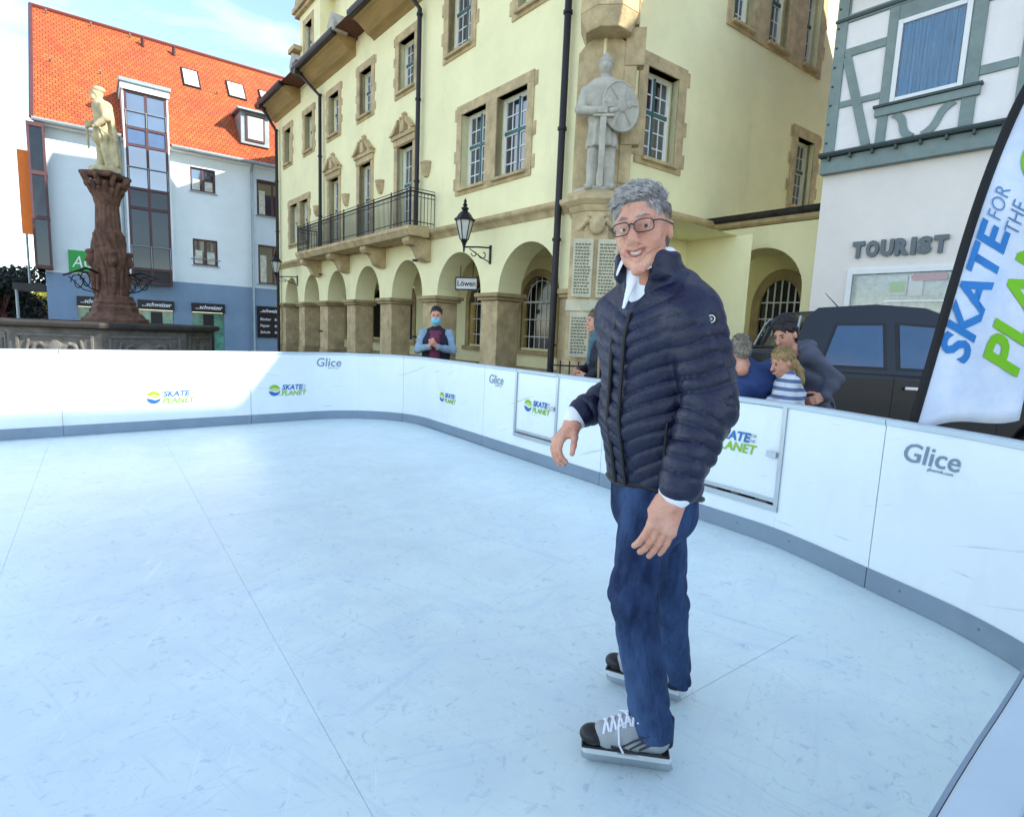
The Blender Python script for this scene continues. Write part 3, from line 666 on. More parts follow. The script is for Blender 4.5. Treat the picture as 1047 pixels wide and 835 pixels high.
# --- side front
w3 = [(3.36, 4.02), (4.62, 5.34), (6.06, 6.66)]
holesR = [(1.05, 1.90, 4.63, 6.16), (6.18, 6.95, 4.63, 6.15)] + [(a, b, 7.66, 9.4) for a, b in w3]
wall_grid(MB(), 0.0, 9.5, 3.4, 10.4, holesR).build('wall', 'yellow_plaster', town, MR)
win(MR, [(1.05, 1.90)], 4.63, 6.16, 5, side=.22, lintel=.22); win(MR, [(6.18, 6.95)], 4.63, 6.15, 2, side=.22, lintel=.22)
win(MR, w3, 7.66, 9.4, 4, side=.2)
wall_grid(MB(), 0.0, 3.4, -.06, 3.4, [], 0.0).build('wall', 'yellow_plaster', town, MR)
MB().box(0.3, 3.3, -.05, 0, -.06, .6).build('wall_plinth', 'sandstone_dark', town, MR)
cornice('cornice', 0.42, 3.25, MR)
# roof line over the side front, low so that it stays behind the wall head
MB().prism([(-.5, 10.4), (4, 12.5), (8, 10.4)], -.2, 9.6, 'x').build('roof', 'roof_tile_dark', town, MR)
# --- low arched porch wall standing out from the side front
MQ = Matrix.Translation((3.9 - KC[0], 11.88 - KC[1], 0)) @ Matrix.Rotation(RAD(-49.5), 4, 'Z')
qc, qw, qs, qr = 1.13, .80, 2.42, .80
qm = MB(); qm.box(0.0, qc - qw, 0, .5, -.06, 3.62); qm.box(qc + qw, 2.6, 0, .5, -.06, 3.62)
P = [(qc - qw * math.cos(math.pi * i / 20), qs + qr * math.sin(math.pi * i / 20)) for i in range(21)]
for i in range(20):
    (xa, za), (xb, zb) = P[i], P[i + 1]
    qm.add([(xa, 0, za), (xb, 0, zb), (xb, 0, 3.62), (xa, 0, 3.62), (xa, .5, za), (xb, .5, zb), (xb, .5, 3.62), (xa, .5, 3.62)], [(0, 1, 2, 3), (4, 7, 6, 5), (0, 4, 5, 1)])
qm.build('porch_wall', 'yellow_plaster', town, MQ)
qb = MB(); qb.box(-.2, 2.8, 1.6, 1.8, -.06, 3.4); qb.add([(0, .5, 3.3), (2.6, .5, 3.3), (2.6, 1.6, 3.3), (0, 1.6, 3.3)], [(0, 3, 2, 1)]); qb.build('porch_back_wall', 'yellow_plaster', town, MQ)
MM('dirty_ledge', srgb(58, 52, 44), 0.85, 0.3, 5, 0.4, 30)
lc = MB(); lc.prism([(.0, 3.64), (-.07, 3.68), (-.10, 3.74), (.0, 3.74)], -.02, 2.6, 'x'); lc.build('porch_moulding', 'sandstone', town, MQ)
lc = MB(); lc.prism([(.55, 3.742), (-.11, 3.742), (-.17, 3.78), (-.17, 3.86), (.55, 3.98)], -.12, 2.6, 'x'); lc.build('porch_ledge', 'dirty_ledge', town, MQ)
cw = MB(); n = 14; cx = .86
outer = [(cx - .62, .9)] + [(cx - .62 * math.cos(math.pi * i / n), 2.15 + .85 * math.sin(math.pi * i / n)) for i in range(n + 1)] + [(cx + .62, .9)]
inner = [(cx - .44, .9)] + [(cx - .44 * math.cos(math.pi * i / n), 2.15 + .62 * math.sin(math.pi * i / n)) for i in range(n + 1)] + [(cx + .44, .9)]
for i in range(len(outer) - 1):
    a, b, c, d = outer[i], outer[i + 1], inner[i + 1], inner[i]
    cw.add([(a[0], 1.5, a[1]), (b[0], 1.5, b[1]), (c[0], 1.5, c[1]), (d[0], 1.5, d[1]), (a[0], 1.61, a[1]), (b[0], 1.61, b[1]), (c[0], 1.61, c[1]), (d[0], 1.61, d[1])], [(0, 1, 2, 3), (0, 4, 5, 1), (3, 2, 6, 7)])
pw = cw.build('porch_window', 'sandstone_dark', town, MQ)
MB().prism(inner, 1.575, 1.59).build('pane', 'dark_glass', pw)
gr = MB()
for i in range(1, 6):
    x = cx - .44 + .88 * i / 6; zt = 2.15 + .62 * math.sqrt(max(1 - ((x - cx) / .44) ** 2, 0)); gr.box(x - .014, x + .014, 1.545, 1.57, .9, zt)
for z in (1.25, 1.6, 1.95, 2.3): gr.box(cx - .44, cx + .44, 1.54, 1.56, z - .014, z + .014)
gr.build('window_grille', 'white_frame', pw)
# --- corner pillar with tablets, crest and canopy
MP = Matrix.Translation((0.02, -0.10, 0)) @ Matrix.Rotation(RAD(-7), 4, 'Z')     # faces the viewer
def octo(mb, w, z0, z1, w2=None):
    w2 = w2 or w; c = .42
    def ring(w, z): return [(-w, .5, z), (-w, -w * c * .4, z), (-w * c, -w * .75, z), (w * c, -w * .75, z), (w, -w * c * .4, z), (w, .5, z)]
    a, b = ring(w, z0), ring(w2, z1); return mb.add(a + b, [(0, 1, 2, 3, 4, 5), (11, 10, 9, 8, 7, 6)] + [(i, i + 6, (i + 1) % 6 + 6, (i + 1) % 6) for i in range(6)])
pl_ = MB(); octo(pl_, .46, -.06, 1.0); octo(pl_, .43, 1.0, 3.45)
pillar = pl_.build('corner_pillar', 'sandstone', town, MP, bevel=.01)
cp = MB(); octo(cp, .44, 3.45, 3.55, .50); octo(cp, .50, 3.55, 3.62, .58); octo(cp, .58, 3.62, 3.72); octo(cp, .54, 3.72, 3.78, .50); cp.build('capital', 'sandstone', pillar, bevel=.012)
tb = MB()
for z0, z1 in ((1.05, 1.80), (2.05, 3.0)):
    for sx in (-1, 1):
        tb.box(sx * .20 - .165, sx * .20 + .165, -.37, -.31, z0, z1)
octo(tb, .455, 1.83, 2.02); o = tb.build('inscription_tablet', 'plaque_stone', pillar, bevel=.012)
il = MB(); rd = random.Random(3)
for z0, z1 in ((1.05, 1.80), (2.05, 3.0)):
    for sx in (-1, 1):
        z = z1 - .09
        while z > z0 + .06:
            x = sx * .20 - .13
            while x < sx * .20 + .10:
                w = rd.uniform(.02, .05); il.box(x, min(x + w, sx * .20 + .13), -.376, -.371, z - .012, z + .012); x += w + .015
            z -= .052
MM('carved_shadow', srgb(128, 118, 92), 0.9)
tag(il.build('carved_lines', 'carved_shadow', o), kind='stuff')
cr = Field(.012); cr.ell((0, -.36, 3.23), (.13, .07, .16)); cr.cone((-.16, -.34, 3.3), (-.30, -.30, 3.15), .05, .03); cr.cone((.16, -.34, 3.3), (.30, -.30, 3.15), .05, .03); cr.ell((0, -.40, 3.26), (.07, .05, .1)); cr.cone((-.1, -.36, 3.38), (.1, -.36, 3.38), .04, .04); cr.mesh('crest', 'sandstone', pillar)
bk = MB(); bk.prism([(-.46, 3.6), (.50, 3.6), (.50, 6.05), (.34, 6.2), (.0, 6.42), (-.34, 6.2), (-.46, 6.05)], .12, .5); niche = bk.build('niche_back', 'sandstone', pillar)
cn = MB(); octo(cn, .36, 6.28, 6.55, .46); octo(cn, .46, 6.55, 9.4); cn.build('canopy', 'sandstone', pillar, bevel=.015)
qn = MB()
for k in range(9):
    z = 4.0 + k * .62; w = .62 if k % 2 else .50
    qn.box(.3, w, .10, .3, z, z + .58 if k % 2 else z + .6)
qn.build('quoin', 'sandstone', pillar, bevel=.01)
# small dark railing at the pillar foot
fr = MB()
for k in range(9): fr.tube([(-.62 + k * .15, -.62, -.05), (-.62 + k * .15, -.62, 1.0)], .012, 6)
for z in (.2, .92): fr.tube([(-.66, -.62, z), (.62, -.62, z)], .014, 6)
rl = fr.build('pillar_railing', 'black_iron', None, Matrix.Translation(KC) @ MP); tag(rl, 'small black iron railing at the foot of the corner pillar', 'railing')
# --- knight statue
def knight():
    t = thing('knight_statue', 'grey stone knight with round shield and long sword on the corner pillar', 'statue', (Matrix.Translation(KC) @ MP).translation)
    t.rotation_euler = (0, 0, RAD(-7)); F = Field(.014); z0 = 3.79
    z = lambda h: z0 + h * 1.13
    fold = lambda X, Y, Z, t: .020 * np.sin(np.arctan2(Y + .13, X) * 11) * (1.15 - t)
    F.econe((0, -.14, z(.50)), (0, -.14, z(1.0)), (.235, .185), (.20, .16), A(1, 0, 0), .02, fold)
    F.box((0, -.14, z(.30)), (.5, .5, .34), rd=.01, k=.012, sub=True)
    for sx in (-1, 1):
        F.chain([(sx * .13, -.20, z(.06)), (sx * .125, -.16, z(.34)), (sx * .115, -.14, z(.70))], [.068, .082, .09], .02)
        F.cone((sx * .13, -.18, z(.03)), (sx * .18, -.36, z(.02)), .062, .05, .03)
    F.econe((0, -.14, z(.97)), (0, -.14, z(1.02)), (.215, .175), (.215, .175), A(1, 0, 0), .01)
    F.econe((0, -.14, z(1.0)), (0, -.14, z(1.42)), (.21, .165), (.27, .17), A(1, 0, 0), .03)
    F.econe((0, -.13, z(1.40)), (0, -.13, z(1.50)), (.25, .13), (.08, .08), A(1, 0, 0), .03)
    F.cone((0, -.14, z(1.5)), (0, -.15, z(1.62)), .075, .07); F.ell((-.01, -.17, z(1.70)), (.095, .11, .13)); F.cone((-.01, -.15, z(1.76)), (-.01, -.13, z(1.92)), .105, .015, .02)
    F.cone((-.02, -.27, z(1.70)), (-.02, -.275, z(1.67)), .025, .02, .02); F.ell((-.01, -.16, z(1.755)), (.115, .125, .03), k=.01)
    F.chain([(-.27, -.14, z(1.38)), (-.34, -.18, z(1.12)), (-.12, -.36, z(1.04)), (-.02, -.40, z(1.04))], [.085, .075, .06, .06], .03)
    F.chain([(.27, -.14, z(1.38)), (.32, -.22, z(1.14)), (.10, -.36, z(1.04))], [.085, .07, .05], .03)
    for k in range(4): F.cone((-.06 + k * .03, -.41, z(1.07)), (-.06 + k * .03, -.435, z(1.0)), .02, .018, .01)
    F.mesh('body', 'statue_stone', t, Matrix.Diagonal((1.12, 1.1, 1, 1)))
    sw = MB(); sw.prism([(-.045, z(.03)), (.005, z(.0)), (.045, z(.03)), (.05, z(.95)), (-.05, z(.95))], -.46, -.42); sw.box(-.16, .16, -.47, -.41, z(.95), z(.985)); sw.box(-.025, .025, -.465, -.415, z(.985), z(1.13)); sw.sphere((0, -.44, z(1.15)), .04)
    sw.build('sword', 'statue_stone', t, bevel=.008)
    sh = MB().lathe([(.001, .10), (.07, .085), (.09, .06), (.24, .035), (.29, .03), (.31, .045), (.325, .03), (.31, .0), (.001, -.01)], 28)
    ro = Matrix.Translation((.25, -.30, z(1.12))) @ Matrix.Rotation(RAD(24), 4, 'Z') @ Matrix.Rotation(RAD(-10), 4, 'Y') @ Matrix.Rotation(RAD(90), 4, 'X') @ Matrix.Scale(1.2, 4, (0, 1, 0))
    s_o = sh.build('shield', 'statue_stone', t, ro, smooth=True)
    rb = MB()
    for k in range(6): a_ = k * math.pi / 3; rb.tube([(.05 * math.cos(a_), .05 * math.sin(a_), .075), (.3 * math.cos(a_), .3 * math.sin(a_), .04)], .008, 6)
    rb.build('shield_rib', 'statue_stone', s_o)
    ped = MB(); octo(ped, .45, 3.785, 3.85, .42); ped.build('base', 'statue_stone', t, bevel=.02)
knight()
# --- lanterns and hanging sign
def lantern(name, label, m, x, z, out, side, sc_=1.0):
    """six-sided street lantern on a scrolled wall bracket; side = shift of the lamp along the wall"""
    M_ = Matrix.Translation(KC) @ m @ Matrix.Translation((x, 0, z))
    t = thing(name, label, 'lantern'); t.matrix_basis = M_
    q = sc_; b = MB(); L = Vector((side, -out, .0))
    b.box(-.03 * q, .03 * q, -.03, 0, -.24 * q, .22 * q)
    b.tube([(0, -.02, .16 * q), L * .5 + Vector((0, 0, .14 * q)), L + Vector((0, 0, .10 * q))], .02 * q, 8)
    for cx_, r_ in ((.30, .13), (.62, .09)):
        pts = []
        for k in range(16):
            th = k / 15 * 4.6; rr = r_ * q * (1 - k / 22); pts.append(L * cx_ + L.normalized() * (rr * math.cos(th)) + Vector((0, 0, -.02 * q + rr * math.sin(th) * -1)))
        b.tube(pts, .013 * q, 6)
    b.tube([(0, -.02, -.2 * q), L * .35 + Vector((0, 0, -.10 * q)), L * .8 + Vector((0, 0, .08 * q))], .013 * q, 6)
    b.build('bracket', 'black_iron', t, smooth=True)
    base = L + Vector((0, 0, .10 * q))
    def lv(prof, n): return MB().lathe([(r * q, z_ * q) for r, z_ in prof], n, base)
    lv([(.02, -.12), (.03, .0), (.05, .08), (.09, .16), (.10, .18)], 6).build('stem', 'black_iron', t)
    lv([(.095, .185), (.205, .62)], 6).build('lamp_glass', 'lamp_glass', t)
    fr_ = MB()
    for k in range(6):
        a_ = 2 * math.pi * k / 6; fr_.tube([base + Vector((.10 * q * math.cos(a_), .10 * q * math.sin(a_), .18 * q)), base + Vector((.215 * q * math.cos(a_), .215 * q * math.sin(a_), .63 * q))], .014 * q, 5)
    fr_.build('lamp_frame', 'black_iron', t)
    lv([(.25, .62), (.26, .66), (.20, .70), (.15, .78), (.09, .84), (.06, .86), (.09, .90), (.09, .93), (.04, .96), (.06, 1.0), (.03, 1.04), (.04, 1.08), (.001, 1.16)], 6).build('lamp_hood', 'black_iron', t)
    return t
lantern('wall_lantern', 'large black lantern on a scrolled bracket beside the corner arch', ML, -2.95, 3.05, .62, -.1, .84)
lantern('wall_lantern', 'small far black lantern at the distant end of the arcade', ML, -15.0, 3.05, .75, -.1, .84)
sg = thing('hanging_sign', 'small white hanging sign with dark letters under the second arch', 'sign'); sg.matrix_basis = Matrix.Translation(KC) @ ML @ T4(-4.62, .55, 2.56) @ Matrix.Scale(.78, 4)
SGR = Matrix.Rotation(RAD(38), 4, 'Z')
MB().box(-.33, .33, -.02, .02, -.16, .16).build('board', 'white_frame', sg, SGR)
fr = MB(); fr.box(-.36, .36, -.03, .03, .161, .20); fr.box(-.36, .36, -.03, .03, -.20, -.161); fr.box(-.36, -.331, -.03, .03, -.161, .161); fr.box(.331, .36, -.03, .03, -.161, .161); fr.tube([(-.2, 0, .2), (-.2, 0, .75)], .012, 6); fr.tube([(.2, 0, .2), (.2, 0, .75)], .012, 6); fr.build('frame', 'black_iron', sg, SGR)
tm = text_mesh('Löwen', .22, .002, .004, align='CENTER'); link('lettering', tm, 'black_iron', sg, SGR @ Matrix.Translation((0, -.0225, -.07)) @ STAND)
# ---------------------------------------------------------------- timber-framed house with tourist office (right)
MM('grey_render', srgb(240, 232, 222), 0.85, 0.05, 0.8, 0.25, 60, dirt=0.06)
MM('infill_white', srgb(242, 238, 234), 0.85, 0.04, 2, 0.25, 60, dirt=0.06)
MM('timber_green', srgb(134, 150, 146), 0.7, 0.1, 4, 0.35, 18, stretch=(1, 1, 1))
MM('timber_dark', srgb(70, 84, 84), 0.6, 0.1)
MM('blue_curtain', srgb(104, 176, 222), 0.7, 0.2, 10, stretch=(5, 5, .2))
MM('letter_grey', srgb(96, 104, 108), 0.4, 0.08, metal=0.3)
MM('poster_green', srgb(150, 162, 140), 0.25, 0.35, 9, dirt=.3, dscale=8, ior=1.8)
MM('poster_pale', srgb(210, 212, 196), 0.3, 0.2, 7, ior=1.6)
MM('red_label', srgb(206, 48, 62), 0.4, 0.05)
MM('orange_panel', srgb(250, 130, 40), 0.6, 0.06)
PT = (4.86, 9.5, 0)
th = thing('timber_framed_house', 'timber-framed house with grey-green beams over a grey rendered ground floor', 'building', PT, RAD(-48))
holesT = [(.58, 3.1, .9, 2.58)]
w_ = MB(); wall_grid(w_, 0, 9.0, -.06, 4.15, holesT, 0, .3); w_.add([(0, 0, -.06), (0, 9, -.06), (0, 9, 4.15), (0, 0, 4.15)], [(0, 1, 2, 3)])
w_.build('ground_floor_wall', 'grey_render', th)
u_ = MB(); yj = -.08
wall_grid(u_, 0, 9.0, 4.3, 7.0, [(.83, 1.70, 4.97, 6.12)], yj + .03, .2); u_.add([(0, yj + .03, 4.3), (0, 8, 4.3), (0, 8, 7.0), (0, yj + .03, 7.0)], [(0, 1, 2, 3)])
u_.build('infill_wall', 'infill_white', th)
def beam(x0, x1, z0, z1, p=.0, name='beam'): return MB().box(x0, x1, yj - p, yj + .06, z0, z1).build(name, 'timber_green', th, bevel=.006)
def brace(p0, p1, w, curve=0.0, p=.0015):
    p0, p1 = A(*p0), A(*p1); d = unit(p1 - p0); n = A(-d[1], d[0]); lo_, hi_ = [], []
    for k in range(9):
        t = k / 8; c = p0 + (p1 - p0) * t + n * curve * math.sin(math.pi * 2 * t); lo_.append(tuple(c - n * w / 2)); hi_.append(tuple(c + n * w / 2))
    return MB().prism(lo_ + hi_[::-1], yj + p, yj + .06).build('brace', 'timber_green', th)
MB().box(-.02, 9.0, yj - .05, .05, 4.12, 4.355).build('sill_beam', 'timber_green', th, bevel=.006)
MB().prism([(yj + .0, 4.36), (yj - .13, 4.36), (yj - .15, 4.39), (yj - .12, 4.425), (yj - .06, 4.44), (yj + .0, 4.445)], -.03, 9.0, 'x').build('moulding', 'timber_dark', th)
st = MB()
for k in range(30): st.box(.1 + k * .3, .13 + k * .3, yj - .12, yj - .052, 4.30, 4.359)
tag(st.build('bead', 'timber_dark', th), kind='stuff')
beam(-.02, .14, 4.447, 7.0, .004, 'corner_post')
co_ = MB()
for k in range(8): co_.sphere((.02, yj - .006, 4.6 + k * .28), .018, 8, 6)
tag(co_.build('nail_head', 'timber_dark', th), kind='stuff')
for rep in range(4):
    o = rep * 2.25
    beam(.70 + o, .83 + o, 4.447, 6.33, name='post'); beam(1.70 + o, 1.86 + o, 4.447, 6.33, name='post')
    if rep: beam(.02 + o, .14 + o, 4.447, 6.33, name='post')
    MB().box(.66 + o, 1.90 + o, yj - .03, yj + .05, 4.83, 4.95).build('window_sill_beam', 'timber_green', th, bevel=.008)
    MB().box(.64 + o, 1.92 + o, yj - .06, yj + .04, 4.952, 4.985).build('window_ledge', 'timber_dark', th)
    beam(.831 + o, 1.699 + o, 6.12, 6.33, -.002, 'lintel'); beam(.142 + o, .699 + o, 5.83, 5.95, -.002, 'rail'); beam(.142 + o, .699 + o, 5.10, 5.19, -.003, 'rail'); beam(1.862 + o, 2.25 + o, 5.08, 5.20, -.002, 'rail'); beam(1.862 + o, 2.25 + o, 6.0, 6.12, -.002, 'rail')
    brace((.18 + o, 5.83), (.58 + o, 4.46), .12)
    brace((1.16 + o, 4.46), (.92 + o, 4.82), .10, .03, .003); brace((1.30 + o, 4.46), (1.62 + o, 4.82), .10, -.03, .003)
    if rep:
        wf = MB().box(.83 + o, 1.70 + o, yj, yj + .029, 4.985, 6.119).build('window', 'white_frame', th); MB().box(.90 + o, 1.63 + o, yj - .005, yj, 5.05, 6.05).build('pane', 'window_glass', wf)
    for xx in (.02, .70, 1.70): beam(xx + o + (.0 if xx else 0) + (.141 if xx == .02 and not rep else 0), xx + o + .14 + (.001 if xx == .02 and not rep else 0), 6.45, 7.0, -.001, 'post')
MB().box(.143, 9.0, yj - .004, yj + .06, 6.331, 6.44).build('wall_plate', 'timber_green', th, bevel=.006)
MB().box(-.03, 9.0, yj - .03, yj - .005, 6.36, 6.40).build('moulding', 'timber_dark', th)
# window with blue curtain
w0 = MB()
for a, b, c, d in ((.835, .90, 4.985, 6.115), (1.63, 1.695, 4.985, 6.115), (.901, 1.629, 4.985, 5.05), (.901, 1.629, 6.05, 6.115)): w0.box(a, b, yj - .02, yj + .10, c, d)
wf = w0.build('window', 'white_frame', th, bevel=.006)
MB().box(.90, 1.63, yj + .04, yj + .05, 5.05, 6.05).build('inner_frame', 'teal_frame', wf)
cu = MB(); n = 60; vs = []; fs = []
for i in range(n + 1):
    x = .915 + .70 * i / n; y = yj + .018 + .012 * math.sin(i * 1.05) + .004 * math.sin(i * 2.7)
    vs += [(x, y, 5.062), (x + .004 * math.sin(i), y, 6.04)]
fs = [(2 * i, 2 * i + 2, 2 * i + 3, 2 * i + 1) for i in range(n)]
cu.add(vs, fs).build('curtain', 'blue_curtain', wf, smooth=True)
gm = bpy.data.materials.new('clear_glass'); gm.use_nodes = True; MT['clear_glass'] = gm
nt = gm.node_tree; bs = nt.nodes['Principled BSDF']; tr = nt.nodes.new('ShaderNodeBsdfTransparent'); gl_ = nt.nodes.new('ShaderNodeBsdfGlossy'); gl_.inputs['Roughness'].default_value = .02
fz = nt.nodes.new('ShaderNodeFresnel'); fz.inputs['IOR'].default_value = 1.6; ms = nt.nodes.new('ShaderNodeMixShader'); nt.nodes.remove(bs)
nt.links.new(fz.outputs[0], ms.inputs[0]); nt.links.new(tr.outputs[0], ms.inputs[1]); nt.links.new(gl_.outputs[0], ms.inputs[2]); nt.links.new(ms.outputs[0], nt.nodes['Material Output'].inputs['Surface'])
MB().box(.905, 1.625, yj - .012, yj - .008, 5.052, 6.048).build('pane', 'clear_glass', wf)
MB().prism([(-.6, 6.95), (4.0, 13.0), (8.6, 6.95)], -.1, 8.4, 'x').build('roof', 'roof_tile_dark', th)  # out of view; eave, ridge and length shaped for the shade it casts
# shop window
sw = MB()
for a, b, c, d in ((.52, .60, .86, 2.62), (3.08, 3.16, .86, 2.62), (.601, 3.079, 2.54, 2.62), (.601, 3.079, .86, .93)): sw.box(a, b, -.03, .12, c, d)
sw = sw.build('shop_window', 'white_frame', th, bevel=.005)
MB().box(.60, 3.08, .10, .12, .93, 2.54).build('display_photo', 'poster_green', sw)
MB().box(1.06, 1.32, .06, .098, 2.22, 2.50).build('display_card', 'poster_pale', sw); MB().box(1.34, 1.52, .06, .098, 2.2, 2.52).build('display_card', 'infill_white', sw); MB().box(1.10, 1.30, .05, .059, 2.26, 2.42).build('display_picture', 'logo_green', sw)
rl_ = MB(); rl_.prism([(1.42 + .05 * math.cos(a) + (.0 if math.cos(a) < 0 else .34), 2.47 + .05 * math.sin(a)) for a in np.linspace(0, 2 * math.pi, 24, endpoint=False)], .03, .049); rl_.build('red_sign', 'red_label', sw)
MB().box(1.05, 3.0, .04, .05, 2.12, 2.14).build('display_rail', 'alu', sw); MB().box(1.05, 3.0, .04, .05, 1.9, 1.915).build('display_rail', 'alu', sw)
MB().box(.605, 3.075, .0, .005, .94, 2.535).build('pane', 'clear_glass', sw)
def fit(me, w, h):
    xs = [v.co.x for v in me.vertices]; ys = [v.co.y for v in me.vertices]; x0, y0 = min(xs), min(ys); a = w / (max(xs) - x0); b = h / (max(ys) - y0)
    return mesh_map(me, lambda c: Vector(((c.x - x0) * a, (c.y - y0) * b, c.z)))
x = .56
for ch, w in zip('TOURIST', (.165, .175, .17, .17, .065, .165, .17)):
    me = fit(text_mesh(ch, .3, .02, .02), w, .25); link('letter', me, 'letter_grey', th, Matrix.Translation((x, -.03, 2.79)) @ STAND); x += w + .022
# unseen house added off to the right, hip roof shaped to shade the square
nb = thing('shade_house', 'unseen tall rendered house added outside the right edge to shade the square', 'building', (PT[0] + 9.05 * math.cos(RAD(48)), PT[1] - 9.05 * math.sin(RAD(48)), 0), RAD(-48))
holesN = [(1 + i * 2.2, 2.1 + i * 2.2, 1 + j * 3, 2.6 + j * 3) for i in range(6) for j in range(3)]
w_ = MB(); wall_grid(w_, 0, 14, -.06, 11.0, holesN, 0, .2); w_.add([(0, 0, -.06), (0, 9, -.06), (0, 9, 11.0), (0, 0, 11.0), (14, 0, -.06), (14, 9, -.06), (14, 9, 11.0), (14, 0, 11.0)], [(0, 1, 2, 3), (4, 7, 6, 5)]); w_.build('wall', 'grey_render', nb)
for a, b, c, d in holesN: MB().box(a, b, .15, .19, c, d).build('window', 'window_glass', nb)
MB().add([(-.2, -.6, 11.0), (14.2, -.6, 11.0), (14.2, 9.6, 11.0), (-.2, 9.6, 11.0), (5.65, 4.5, 16.2), (13.8, 4.5, 16.2)], [(0, 3, 2, 1), (0, 1, 5, 4), (1, 2, 5), (2, 3, 4, 5), (3, 0, 4)]).build('roof', 'roof_tile_dark', nb)

# ---------------------------------------------------------------- modern house with orange roof (left)
MM('white_render', srgb(222, 232, 234), 0.8, 0.04, 1, 0.2, 60, dirt=.05)
MM('pale_render', srgb(196, 212, 220), 0.8, 0.05, 1, 0.2, 60)
MM('blue_render', srgb(126, 150, 174), 0.8, 0.06, 1.2, 0.2, 60)
MM('maroon_frame', srgb(84, 52, 54), 0.5, 0.1)
MM('grey_zinc', srgb(150, 162, 166), 0.45, 0.1, metal=.4)
MM('blue_panel', srgb(70, 100, 140), 0.4, 0.1, ior=1.6)
MM('green_sign', srgb(40, 158, 66), 0.5, 0.03)
MM('sign_black', srgb(22, 20, 24), 0.4, 0.1)
MM('print_white', srgb(235, 235, 235), 0.6, 0.02)
MM('shop_green', srgb(110, 176, 150), 0.15, 0.3, 3, ior=1.8)
def tile_roof():
    m = bpy.data.materials.new('orange_tiles'); m.use_nodes = True; n = m.node_tree.nodes; l = m.node_tree.links; b = n['Principled BSDF']; b.inputs['Roughness'].default_value = .75
    co = n.new('ShaderNodeTexCoord'); ma = n.new('ShaderNodeMapping'); ma.inputs['Scale'].default_value = (1, 1, 1); l.new(co.outputs['UV'], ma.inputs['Vector'])
    br = n.new('ShaderNodeTexBrick'); br.inputs['Scale'].default_value = 1.0; br.inputs['Brick Width'].default_value = .18; br.inputs['Row Height'].default_value = .16; br.inputs['Mortar Size'].default_value = .018; br.inputs['Mortar Smooth'].default_value = .6
    br.inputs['Color1'].default_value = (*srgb(212, 108, 50), 1); br.inputs['Color2'].default_value = (*srgb(188, 86, 38), 1); br.inputs['Mortar'].default_value = (*srgb(120, 44, 22), 1)
    l.new(ma.outputs['Vector'], br.inputs['Vector']); no = n.new('ShaderNodeTexNoise'); no.inputs['Scale'].default_value = 1.2; l.new(ma.outputs['Vector'], no.inputs['Vector'])
    mi = n.new('ShaderNodeMix'); mi.data_type = 'RGBA'; mi.blend_type = 'MULTIPLY'; mi.inputs[0].default_value = .55; l.new(br.outputs['Color'], mi.inputs[6]); l.new(no.outputs['Color'], mi.inputs[7]); l.new(mi.outputs[2], b.inputs['Base Color'])
    bp = n.new('ShaderNodeBump'); bp.inputs['Strength'].default_value = .6; bp.inputs['Distance'].default_value = .03; bp.invert = True; l.new(br.outputs['Fac'], bp.inputs['Height']); l.new(bp.outputs['Normal'], b.inputs['Normal']); return m
TILE = tile_roof()
PB = (-18.12, 22.0, 0)
mh = thing('orange_roofed_house', 'pale modern house with steep orange tiled roof and glazed bay', 'building', PB, RAD(37))
BL = 13.0
hB = [(4.99, 5.96, 6.92, 7.9), (5.01, 5.98, 3.82, 4.93), (.92, 1.95, -.06, 2.15), (2.93, 4.20, -.06, 2.15), (4.9, 6.17, -.06, 2.18)]
up = MB(); wall_grid(up, 0, 7.38, 3.03, 8.62, hB[:2], 0, .2); up.add([(0, 0, 3.03), (0, 8, 3.03), (0, 8, 8.62), (0, 0, 8.62)], [(0, 1, 2, 3)]); up.add([(0, 0, 8.62), (0, 4, 14.0), (0, 8, 8.62)], [(0, 2, 1)]); up.build('wall', 'white_render', mh)
hR = [(7.63, 9.0, 6.3, 7.88), (7.65, 9.0, 3.23, 5.0)]
up = MB(); wall_grid(up, 7.38, BL, 3.03, 8.62, hR, -.03, .2); up.build('wall', 'pale_render', mh)
lo_ = MB(); wall_grid(lo_, 0.0, BL, -.06, 3.03, hB[2:], -.02 + .015, .3); lo_.add([(0, 0, -.06), (0, 8, -.06), (0, 8, 3.03), (0, 0, 3.03)], [(0, 1, 2, 3)]); lo_.build('base_wall', 'blue_render', mh)
# roof slope with uv in metres
rz, ry = 14.05, 4.0; sl = math.hypot(ry + .35, rz - 8.45)
def roof_sheet(name, x0, x1, y0, z0, y1, z1, th_=.12):
    n_ = Vector((0, -(z1 - z0), (y1 - y0))).normalized() * th_; vs = [Vector((x0, y0, z0)), Vector((x1, y0, z0)), Vector((x1, y1, z1)), Vector((x0, y1, z1))]
    me = bpy.data.meshes.new(name); me.from_pydata([tuple(v) for v in vs] + [tuple(v - n_ * 1.0) for v in vs], [], [(0, 1, 2, 3), (7, 6, 5, 4), (0, 4, 5, 1), (1, 5, 6, 2), (2, 6, 7, 3), (3, 7, 4, 0)])
    uv = me.uv_layers.new(name='UVMap')
    for p in me.polygons:
        for li in p.loop_indices:
            c = me.vertices[me.loops[li].vertex_index].co; uv.data[li].uv = (c.x, math.hypot(c.y - y0, c.z - z0))
    me.update(); return link(name, me, TILE, mh)
roof = roof_sheet('roof', -.08, BL, -.38, 8.42 + .12, ry, rz); roof_sheet('roof', -.08, BL, 8.4, 8.54, ry, rz)
MB().tube([(-.1, ry, rz), (BL, ry, rz)], .10, 8).build('ridge_tile', TILE, roof)
vg = MB(); vg.tube([(-.10, -.40, 8.5), (-.10, ry, rz + .04)], .07, 6); vg.build('verge', 'maroon_frame', roof)
